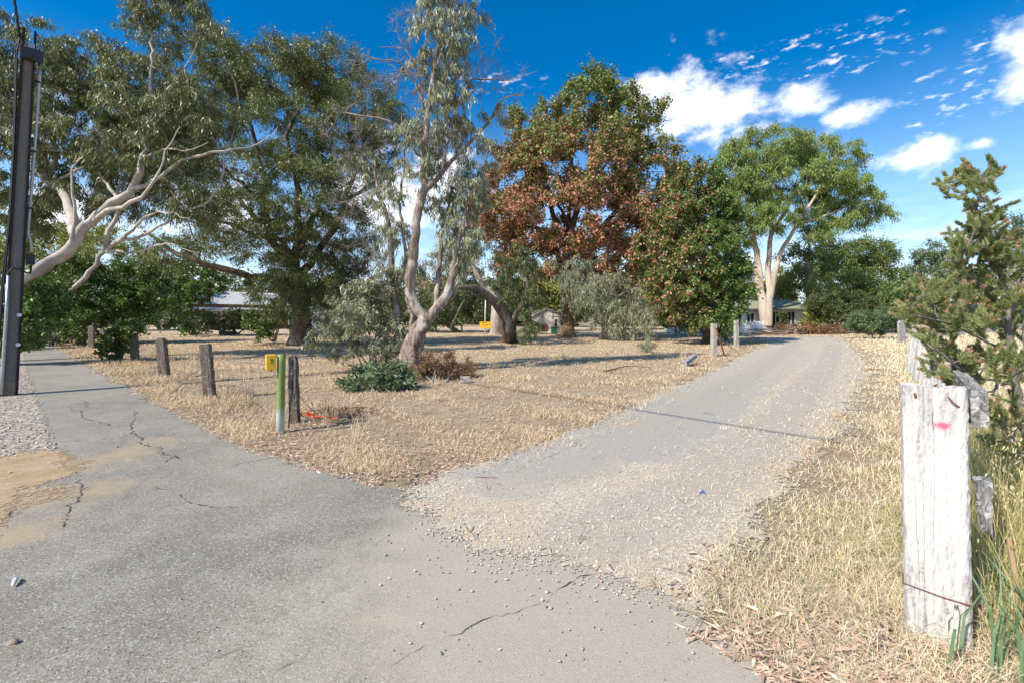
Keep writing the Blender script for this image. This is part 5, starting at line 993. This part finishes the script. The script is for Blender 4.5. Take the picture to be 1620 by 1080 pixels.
gc = pick([(.33, .38, .155), (.40, .43, .20), (.24, .30, .11), (.45, .43, .25)], nF * nn, .2); pk_ = np.repeat((g.random(nF) < .5) * g.uniform(.4, .9, nF), nn)
f_ = (np.clip((tt_ - .70) / .25, 0, 1) * pk_)[:, None]; gc = gc * (1 - f_) + np.array([.66, .37, .31]) * f_ * (1 + .2 * g.normal(size=(len(p), 1)))
pl.lv.add(lv, lf); pl.lc.append(np.repeat(np.clip(gc, .01, .8), 4, 0))
pl.make('woolly_shrub', sb, 'tall soft needled shrub with pink new tips leaning over the white fence', 'shrub', M['grey_bark'], M['needle'], trunk='stem', crown='foliage')

# strappy plant, cane and stones at the foot of the white post
b_ = np.array([2.02, 1.78, 0]); n = 70; x = 2.03 + .10 * rng.normal(size=n); y = 1.80 + .09 * rng.normal(size=n)
v, f, c, _ = blades(x, y, .25 + .3 * rng.random(n), .010 + .006 * rng.random(n), .15 + .35 * np.abs(rng.normal(size=n)), pick([(.17, .27, .14), (.22, .32, .18), (.12, .2, .09)], n), curve=.7)
o = thing('strappy_plant', b_, 'clump of blue green strappy leaves at the right foot of the big white post', 'plant'); mesh_np('foliage', v - b_, f, M['leaf'], o, col=c)
mb = MB(); mb.tube([(2.09, 1.92, 0), (2.08, 1.915, .12), (2.075, 1.92, .30), (2.05, 1.93, .5)], [.012, .011, .010, .009], 8)
tag(mb.build('dry_cane', plain('dry_cane', (.42, .30, .16), .2, 12, .7)), 'thick tan dry cane standing in the grass right of the white post', 'cane')
for k_, (px, py, sz, colr, lab) in enumerate(((1612, 955, (.13, .09, .07), (.38, .17, .12), 'broken reddish brick piece among grass right of the white post'), (1608, 1003, (.15, .1, .06), (.46, .43, .41), 'pale grey stone lying by the strappy plant'), (1616, 1035, (.1, .08, .05), (.40, .24, .16), 'small brown brick chip below the pale grey stone'))):
    q = G(px, py); mb = post_mesh(sz[0], sz[1], sz[2], np.random.default_rng(300 + k_), .006, 'flat', 4, 4, 5, z0=0.0); o = tag(mb.build('rubble_piece', plain('rubble_colour', colr, .25, 20, .9, bump=.5)), lab, 'stone'); o.location = q + (0, 0, sz[2] / 2); o.rotation_euler = (R(90), 0, k_ * 1.1)

# ------------------------------------------------------------------ buildings
def cladding(name, col, line, sc, axis=2, spec=.3, rough=.6, bump=.4, depth=.02):
    m, t, out, tc = newmat(name); s3 = t.n('ShaderNodeSeparateXYZ', Vector=tc).outputs[axis]
    f = t.math('FRACT', t.math('MULTIPLY', s3, sc)); n = t.noise(tc, 2.2, 5, .6); c = t.mix(n, tuple(np.array(col) * .8), tuple(np.clip(np.array(col) * 1.15, 0, .9)))
    c = t.mix(t.ss(f, .12, .02), c, line); finish(t, out, c, rough, f, bump, depth, spec); return m
def ribbed(name, col, sc, axis=0, dirt=(.3, .25, .2), metal=.0, rough=.45):
    m, t, out, tc = newmat(name); s3 = t.n('ShaderNodeSeparateXYZ', Vector=tc).outputs[axis]; wv = t.math('SINE', t.math('MULTIPLY', s3, sc * 6.283)); n = t.noise(tc, 1.4, 6, .65)
    c = t.mix(t.ss(n, .45, .75, 0, .5), col, dirt); finish(t, out, c, rough, wv, .6, .02, .4, metal); return m
M['weatherboard'] = cladding('white_weatherboard', (.74, .75, .76), (.30, .30, .31), 6)
M['olive_roof'] = ribbed('olive_tin_roof', (.34, .33, .19), 5, 0, (.30, .27, .17))
M['silver_roof'] = ribbed('galvanised_corrugated_roof', (.56, .53, .48), 5, 0, (.36, .34, .32))
m, t, out, tc = newmat('red_brick'); br = t.n('ShaderNodeTexBrick', Vector=t.n('ShaderNodeCombineXYZ', X=t.math('ADD', t.n('ShaderNodeSeparateXYZ', Vector=tc).outputs[0], t.n('ShaderNodeSeparateXYZ', Vector=tc).outputs[1]), Y=t.n('ShaderNodeSeparateXYZ', Vector=tc).outputs[2]).outputs[0], Scale=4.0, Color1=(.33, .12, .06, 1), Color2=(.25, .09, .05, 1), Mortar=(.32, .26, .2, 1)); br.inputs['Mortar Size'].default_value = .012
finish(t, out, t.mix(t.ss(t.noise(tc, 1.5, 4), .4, .7, 0, .4), br.outputs[0], (.36, .17, .09)), .9, br.outputs[1], -.3, .01, .15); M['brick'] = m
M['trim'] = plain('white_house_trim', (.74, .73, .70), .1, 3, .5, .4, bump=.02)
M['cream'] = plain('cream_painted_timber', (.60, .55, .46), .15, 3, .6, .3, bump=.05)
m, t, out, tc = newmat('dark_window_glass'); finish(t, out, (.025, .03, .035), .08, spec=.6); M['glass'] = m
M['gutter'] = plain('dark_gutter', (.10, .10, .085), .2, 4, .5, .3, bump=.02)
M['charcoal'] = ribbed('charcoal_ribbed_sheet', (.045, .05, .06), 4, 0, (.06, .065, .07))
M['plank'] = timber_mat('weathered_plank', (.36, .33, .29), (.15, .13, .11))
def slab(mb, pts, th):
    p = np.array(pts, float); n = nrm(np.cross(p[1] - p[0], p[2] - p[0])); k = len(p)
    if n[2] < 0: p = p[::-1]; n = -n
    mb.add(np.vstack([p, p - n * th]), [list(range(k)), list(range(2 * k - 1, k - 1, -1))]) ; mb.add(np.vstack([p, p - n * th]), [[i, i + k, (i + 1) % k + k, (i + 1) % k] for i in range(k)]); return mb
def window(house, off, x0, x1, z0, z1, y, name='window', bars=1):
    mb = MB(); fw = .09
    for c, sz in (((x0 + fw / 2, y, (z0 + z1) / 2), (fw, .09, z1 - z0)), ((x1 - fw / 2, y, (z0 + z1) / 2), (fw, .09, z1 - z0)), (((x0 + x1) / 2, y, z1 - fw / 2), (x1 - x0 - 2 * fw, .088, fw)), (((x0 + x1) / 2, y, z0 + fw / 2), (x1 - x0 - 2 * fw, .088, fw))): mb.box(c, sz)
    for k in range(bars): mb.box((x0 + (x1 - x0) * (k + 1) / (bars + 1), y, (z0 + z1) / 2), (.05, .08, z1 - z0 - 2 * fw))
    w_ = mb.build(name, M['trim'], house, off=off); mb = MB(); mb.box(((x0 + x1) / 2, y + .03, (z0 + z1) / 2), (x1 - x0 - .1, .03, z1 - z0 - .1)); mb.build('pane', M['glass'], w_, off=off)
# white house
o = np.array([26.0, 50, 0]); hs = thing('white_house', o, 'long low white weatherboard house with an olive roof behind the tall pale gum', 'house')
mb = MB(); mb.box((25.75, 53.5, 1.25), (11.2, 7, 2.5)); mb.add([(31.352, 50.0, 2.5), (31.352, 57, 2.5), (31.352, 53.5, 3.5), (31.30, 50, 2.5), (31.30, 57, 2.5), (31.30, 53.5, 3.5)], [[0, 1, 2], [5, 4, 3]]); mb.build('wall', M['weatherboard'], hs, off=o)
mb = MB(); slab(mb, [(19.6, 49.3, 2.50), (31.75, 49.3, 2.50), (31.75, 53.5, 3.66), (19.6, 53.5, 3.66)], .08); slab(mb, [(19.6, 57.7, 2.50), (31.75, 57.7, 2.50), (31.75, 53.52, 3.66), (19.6, 53.52, 3.66)], .08); rf = mb.build('roof', M['olive_roof'], hs, off=o)
mb = MB(); mb.box((25.7, 49.22, 2.44), (12.1, .12, .13)); mb.build('gutter', M['gutter'], rf, off=o)
mb = MB(); mb.box((30.2, 53.4, 3.75), (.5, .4, .3)); mb.box((30.2, 53.4, 4.0), (.3, .25, .2)); mb.build('roof_vent', M['gutter'], rf, off=o)
for x0, x1, z0, z1, bars in ((29.35, 30.25, .75, 2.25, 1), (25.0, 25.9, 1.0, 2.1, 1), (24.0, 24.6, 1.0, 2.1, 0)): window(hs, o, x0, x1, z0, z1, 49.96, 'window', bars)
window(hs, o, 27.6, 28.7, .15, 2.3, 49.96, 'glass_door', 1)
mb = MB(); mb.box((18.6, 49.5, 1.05), (3.6, 4, 2.1)); mb.build('wing_wall', M['weatherboard'], hs, off=o)
mb = MB(); slab(mb, [(16.4, 47.0, 2.05), (20.6, 47.0, 2.05), (20.6, 50, 2.7), (16.4, 50, 2.7)], .08); mb.build('wing_roof', M['olive_roof'], hs, off=o)
mb = MB(); mb.box((19.3, 47.45, 1.0), (.5, .08, 1.9)); mb.build('wing_door', M['gutter'], hs, off=o)
mb = MB(); [mb.box((16.6, 47.2, 1.0), (.12, .12, 2.0))]; mb.build('porch_post', M['trim'], hs, off=o)
fo = np.array([24.0, 47.6, 0]); fn = thing('porch_screen', fo, 'bright white low board screen in front of the white house left of the pale gum', 'fence'); mb = MB(); mb.box((24.0, 47.6, .62), (3.4, .04, 1.0)); mb.build('boards', M['trim'], fn, off=fo)
for k in range(4): mb = MB(); mb.box((22.4 + k * 1.07, 47.53, .62), (.09, .09, 1.24)); mb.build('post', M['trim'], fn, off=fo)
# brick house
o = P(268, 505, 58) * np.array([1, 1, 0]); hb = thing('brick_house', o, 'old red brick house with a corrugated metal roof and verandah behind shrubs', 'house', rz=R(40))
Lx, Ly, ins = 17.0, 12.0, 2.3                                   # local: x along the front, y along the left side
def loc(name, mb, mat, par=hb): return mb.build(name, mat, par)
mb = MB(); mb.box((ins + (Lx - 2 * ins) / 2, ins + (Ly - 2 * ins) / 2, 1.7), (Lx - 2 * ins, Ly - 2 * ins, 3.4)); loc('wall', mb, M['brick'])
E0, E1, zi, ze = [(-.2, -.2), (Lx, -.2), (Lx, Ly), (-.2, Ly)], [(ins, ins), (Lx - ins, ins), (Lx - ins, Ly - ins), (ins, Ly - ins)], 3.02, 2.62
mb = MB()
for a in range(4):
    b2 = (a + 1) % 4; slab(mb, [(*E0[a], ze), (*E0[b2], ze), (*E1[b2], zi), (*E1[a], zi)], .05)
loc('verandah_roof', mb, M['silver_roof'])
mb = MB(); h0 = 3.45; r0_, r1_ = (3.6, Ly / 2, 5.35), (Lx - 3.6, Ly / 2, 5.35); q0 = [(ins - .4, ins - .4, h0), (Lx - ins + .4, ins - .4, h0), (Lx - ins + .4, Ly - ins + .4, h0), (ins - .4, Ly - ins + .4, h0)]
slab(mb, [q0[0], q0[1], r1_, r0_], .06); slab(mb, [q0[2], q0[3], r0_, r1_], .06); slab(mb, [q0[1], q0[2], r1_], .06); slab(mb, [q0[3], q0[0], r0_], .06); rf = loc('roof', mb, M['silver_roof'])
mb = MB(); mb.box((5.0, Ly / 2 - .6, 5.5), (1.0, .7, 1.9)); mb.box((5.0, Ly / 2 - .6, 6.5), (1.15, .85, .16)); mb.box((5.0, Ly / 2 - .6, 5.6), (1.06, .76, .1)); loc('chimney', mb, M['brick'], rf)
mb = MB()
for k in range(7): mb = MB(); mb.box((.05 + k * 2.75, .05, 1.28), (.16, .16, 2.56)); loc('verandah_post', mb, M['trim'])
for k in range(1, 5): mb = MB(); mb.box((.05, .05 + k * 2.75, 1.28), (.16, .16, 2.56)); loc('verandah_post', mb, M['cream'])
mb = MB(); mb.box((Lx / 2, -.1, 2.50), (Lx, .1, .16)); mb.box((-.1, Ly / 2, 2.5), (.1, Ly, .158)); loc('gutter', mb, M['cream'])
for x0, x1 in ((4.2, 5.4), (9.5, 10.7)): window(hb, None, x0, x1, .8, 2.3, ins - .03, 'window', 1)
mb = MB(); mb.box((7.2, ins - .03, 1.1), (1.0, .08, 2.2)); loc('door', mb, M['gutter'])
# shed, sofa, bin, frame
o = np.array([3.9, 48, 0]); sh = thing('garden_shed', o, 'small pale gabled shed seen between the bent dark tree and the rusty tree trunk', 'shed')
mb = MB(); mb.box((3.95, 49.4, .85), (3.5, 2.8, 1.7)); mb.build('wall', M['cream'], sh, off=o)
mb = MB(); slab(mb, [(2.0, 47.8, 1.7), (3.5, 47.8, 2.5), (3.5, 51, 2.5), (2.0, 51, 1.7)], .05); slab(mb, [(3.5, 47.8, 2.5), (5.9, 47.8, 1.72), (5.9, 51, 1.72), (3.5, 51, 2.5)], .05); mb.add([(2.2, 47.99, 1.7), (5.7, 47.99, 1.7), (3.5, 47.99, 2.42)], [[0, 1, 2]]); mb.build('roof', M['silver_roof'], sh, off=o)
window(sh, o, 4.25, 4.75, .15, 1.45, 47.96, 'door', 0); window(sh, o, 4.9, 5.3, .7, 1.4, 47.96, 'window', 0)
M['pinkwood'] = plain('faded_pink_timber', (.42, .29, .24), .2, 4, .8)
o = np.array([4.6, 45.5, 0]); pg = thing('pergola_frame', o, 'bare faded timber frame standing in front of the pale shed', 'frame')
for x_ in (4.0, 4.7, 5.4): mb = MB(); mb.box((x_, 45.5, 1.1), (.09, .09, 2.2)); mb.build('post', M['pinkwood'], pg, off=o)
for z_ in (1.15, 1.62, 2.02): mb = MB(); mb.box((4.7, 45.43, z_), (1.75, .05, .08)); mb.build('beam', M['pinkwood'], pg, off=o)
M['maroon'] = plain('maroon_fabric', (.13, .045, .055), .3, 5, .9); M['binGreen'] = plain('dark_green_plastic', (.03, .10, .05), .2, 5, .5)
o = np.array([2.8, 44, 0]); sf = thing('old_couch', o, 'old maroon couch left outside against the pale shed', 'couch')
for nm, c, sz in (('seat', (2.8, 44, .4), (1.1, .7, .35)), ('backrest', (2.8, 44.32, .65), (1.1, .2, .62)), ('armrest', (2.3, 44, .52), (.2, .72, .5)), ('armrest', (3.3, 44, .52), (.2, .72, .5))):
    mb = MB(); mb.box(c, sz); q = mb.build(nm, M['maroon'], sf, off=o); bv = q.modifiers.new('bevel', 'BEVEL'); bv.width = .06; bv.segments = 3
o = np.array([3.92, 43.5, 0]); bn = thing('green_bin', o, 'dark green bin beside the old maroon couch', 'bin'); mb = MB(); prism4(mb, (3.92, 43.5, 0), (3.92, 43.5, .62), .5, .45, .6, .55); mb.build('body', M['binGreen'], bn, off=o); mb = MB(); mb.box((3.92, 43.48, .66), (.66, .62, .07)); mb.build('lid', M['binGreen'], bn, off=o)
# yellow sign on white pole
o = P(768, 505, 40) * np.array([1, 1, 0]); yg = thing('yellow_sign', o, 'yellow sign board at the foot of a white pole under the dark trees', 'sign')
mb = MB(); mb.box(o + (0, 0, .90), (1.0, .05, .56)); sg = mb.build('board', M['yellow'], yg, off=o); mb = MB(); mb.tube([o + (-.04, .08, 0), o + (-.03, .08, 1.8), o + (0.02, .08, 3.3)], .05, 8); mb.build('pole', M['trim'], yg, True, o)
mb = MB(); [mb.box(o + (dx, -.028, zz), (w_, .006, .035), 0, 0, ry) for dx, zz, w_, ry in ((-.12, .92, .22, .3), (.08, .9, .26, -.3), (-.05, 1.1, .4, .2))]; mb.build('mark', M['black'], sg, off=o)
# tank, trough, block, dark fence
o = P(507, 505, 46) * np.array([1, 1, 0]); tk = thing('water_tank', o, 'blue grey round tank with a pale domed top behind the spreading tree', 'tank'); mb = MB(); mb.tube([o, o + (0, 0, .9), o + (0, 0, 1.85)], .95, 24); mb.build('body', ribbed('blue_grey_tank', (.20, .23, .27), 6, 2), tk, True, o); mb = MB(); mb.tube([o + (0, 0, 1.86), o + (0, 0, 2.05), o + (0, 0, 2.2), o + (0, 0, 2.26)], [.98, .8, .45, .1], 24); mb.build('lid', M['trim'], tk, True, o)
mb = MB(); c = G(360, 530); mb.box(c + (0, 0, .16), (1.25, .5, .06)); [mb.box(c + (sx * .6, 0, .16), (.06, .5, .3)) for sx in (-1, 1)]; [mb.box(c + (0, sy * .24, .17), (1.14, .05, .32)) for sy in (-1, 1)]
tag(mb.build('black_trough', M['black']), 'low black trough on the far edge of the dry lot before the brick house', 'trough')
mb = MB(); c = G(735, 604); mb = post_mesh(.22, .13, .12, np.random.default_rng(310), .004, 'flat', 5, 5, 6, z0=0.0); ob = tag(mb.build('pale_block', M['pale_post']), 'pale cut block lying on the dry grass right of the dead brush', 'block'); ob.location = c + (-.1, 0, .06); ob.rotation_euler = (0, R(90), R(8))
o = np.array([27.3, 30, 0]); df = thing('metal_fence', o, 'dark grey ribbed metal fence on a low wall beyond the pink tipped shrub', 'fence')
for k in range(6):
    x_ = 27.3 + k * 2.4; mb = MB(); mb.box((x_ + 1.2, 30, 1.78), (2.33, .05, 1.36)); mb.build('panel', M['charcoal'], df, off=o); mb = MB(); mb.box((x_, 29.98, 1.72), (.07, .09, 1.56)); mb.build('post', M['box_grey'], df, off=o)
mb = MB(); mb.box((34.5, 29.97, 2.48), (14.5, .09, .07)); mb.build('top_rail', M['box_grey'], df, off=o)
mb = MB(); mb.box((34.5, 30.1, .5), (14.6, .25, 1.12)); mb.build('base_wall', plain('grey_stone_wall', (.30, .28, .26), .35, 5, .9, bump=.5), df, off=o)
# boards at the end of the drive
g = np.random.default_rng(320)
for k in range(9):
    L = g.uniform(1.6, 3.4); mb = MB(); mb.box((0, 0, 0), (L, g.uniform(.14, .28), .045)); ob = tag(mb.build('loose_board', M['plank']), 'grey weathered board in the pile at the foot of the tall pale gum', 'board', 'loose boards piled at the end of the driveway')
    ob.location = (g.uniform(22.6, 27.2), g.uniform(41.5, 43.5), .12 + .045 * k); ob.rotation_euler = (g.normal() * .05, g.normal() * .09, g.normal() * .35)
mb = MB(); mb.box((0, 0, 0), (3.2, .12, .1)); ob = tag(mb.build('rusty_bar', M['rust']), 'long rusty red bar lying in front of the board pile', 'bar'); ob.location = (22.3, 40.2, .16); ob.rotation_euler = (0, .02, .03)
shrub(72, 'brush_heap', G(1290, 528), [E(1270, 521, 40, 6, 44, 1.2), E(1310, 523, 25, 5, 44, 1)], .45, 'low heap of dark dead branches at the end of the driveway', 'brush pile', 'dead', 'litter', .2, .06, .3, 10, 10, 1.2, 6, 'dead_twig', rt=.01, spread=.1)
# sticks and scraps
M['stick'] = plain('dead_stick', (.16, .10, .065), .35, 20, .9); M['barkstrip'] = plain('bark_strip', (.30, .14, .085), .3, 20, .85)
for pts, r_, mt, lab in (([(1178, 893), (1195, 876), (1218, 856)], .007, 'stick', 'short dark stick lying on the straw beside the gravel driveway'), ([(1190, 920), (1215, 910), (1243, 903)], .008, 'barkstrip', 'reddish bark strip on the straw left of the white post'),
                         ([(640, 768), (652, 765), (664, 767)], .007, 'stick', 'crooked stick at the corner where dry grass meets asphalt'), ([(1366, 586), (1392, 586), (1424, 591)], .016, 'barkstrip', 'long reddish branch lying in the pale grass right of the driveway'), ([(752, 756), (768, 757), (786, 758)], .004, 'barkstrip', 'thin red twig on the gravel near the asphalt edge'),
                         ([(128, 777), (140, 773)], .004, 'barkstrip', 'thin twig lying on the asphalt by the orange dirt'), ([(505, 640), (540, 648), (575, 645)], .012, 'stick', 'dark branch on the dry grass behind the orange tape'), ([(955, 588), (1000, 580), (1030, 583)], .02, 'stick', 'fallen branch in the middle of the dry lot')):
    p_ = [G(*q) + (0, 0, r_ + .012) for q in pts]; p_, _ = resample(p_, .04 if p_[0][1] < 6 else .2, rng, r_ * .6); mb = MB(); mb.tube(p_, np.linspace(r_, r_ * .55, len(p_)), 6); tag(mb.build('fallen_stick', M[mt], None, True), lab, 'stick')
mb = MB(); th = np.linspace(0, 1, 10); q = np.stack([G(20 + 8 * t_, 931 - 13 * t_) + (0, 0, .015 + .012 * math.sin(3 * t_)) for t_ in th]); mb.tube(q, .011 * np.sin(np.pi * (.12 + .8 * th)), 6); tag(mb.build('white_scrap', M['trim'], None, True), 'curled white scrap on the asphalt at the bottom near the orange dirt', 'scrap')
q = G(20, 1020); mb = MB(); mb.tube([q + (-.02, 0, .010), q + (-.012, .002, .011), q + (0, .004, .012), q + (.012, .003, .011), q + (.019, 0, .010)], [.003, .011, .014, .011, .003], 8); tag(mb.build('loose_pebble', plain('brown_pebble', (.34, .25, .17), .3, 60, .8), None, True), 'single brown pebble on the asphalt below the white scrap', 'stone')
mb = MB(); mb.tube([G(1107, 783) + (0, 0, .014), G(1112, 781) + (0, 0, .03), G(1117, 783) + (0, 0, .014)], [.004, .009, .004], 5); tag(mb.build('blue_scrap', plain('blue_plastic', (.05, .12, .45), .1, 20, .4)), 'tiny scrap of blue plastic on the gravel driveway', 'scrap')

# ------------------------------------------------------------------ far wood closing the horizon
p = Plant(80); g = p.g; el_ = []
for k in range(230):
    th = g.uniform(-1.15, 1.15); d = g.uniform(82, 150); x_, y_ = d * math.tan(th * .95), d; q = g.uniform(2.6, 5.8) * (.75 if th > .62 else 1); el_.append(((x_, y_, q * .62), (q * 1.3, q * 1.2, q)))
en = [(c, np.array([0, 0, 1.])) for c in p.clumps(el_, 2.2, .6, .5)]
tw = p.twigs(en, 2.2, 7, .02, .9, .2); p.leaves(tw, 9, .8, .4, .2, 'gum_olive', spread=.4, hue=.25)
v = np.concatenate(p.lv.v); tag(mesh_np('far_wood', v, np.concatenate(p.lv.f[4]), M['leaf'], col=np.concatenate(p.lc)), 'distant olive green wood closing the view all round', None, kind='stuff')

# ------------------------------------------------------------------ last small plants and twigs
shrub(48, 'overhanging_bush', G(8, 577), [E(52, 492, 30, 34, 14.4, .7), E(80, 468, 26, 22, 14.6, .7), E(40, 450, 30, 26, 14.8, .8), E(62, 525, 18, 16, 14.2, .5), E(10, 520, 30, 40, 14.2, .8)], .34,
      'leafy green bush overhanging the path just behind the utility pole', 'bush', 'deep', 'broad', .13, .055, .4, 12, 9, .9, 6, 'brown_bark', rt=.007, spread=.05)
shrub(49, 'twig_pile', G(535, 660), [E(520, 654, 30, 7, 6.6, .3), E(560, 656, 30, 6, 6.7, .3)], .12, 'low pile of dead twigs and bark beside the orange tape', 'twig pile', 'dead', 'litter', .06, .012, .2, 3, 9, 1.2, 9, 'dead_twig', rt=.0028, spread=.02)
tb = Bag(); n_ = 5200; x, y = scatter(n_, 1.8, 24, -1.1, 1.0); a_, dr_, ve_, ri_ = inside(x, y)
k = (a_ < .02) & (ve_ < 0) & ((dr_ < 0) | (rng.random(n_) < .08)) & (rng.random(n_) < np.where((a_ > -.8) | (np.hypot(x + 2, y - 13) < 5), .8, .3)); x, y = x[k], y[k]; n = len(x); a = rng.uniform(0, 6.28, n); L = .05 + .22 * rng.random(n) ** 2.5 + .004 * y
p0 = np.stack([x, y, zat(x, y) + .02], -1); p1 = p0 + np.stack([np.cos(a) * L, np.sin(a) * L, .02 * rng.normal(size=n) + .008], -1); v, f = prisms(p0, p1, .0012 + .0016 * rng.random(n) + .00018 * y, .001)
tb.add(v, f, np.repeat(pick([(.20, .13, .085), (.30, .22, .16), (.13, .09, .065), (.38, .31, .25)], n), 6, 0)); tb.build('twig_litter', 'litter', 'small broken twigs and bark scattered over the dry lot')
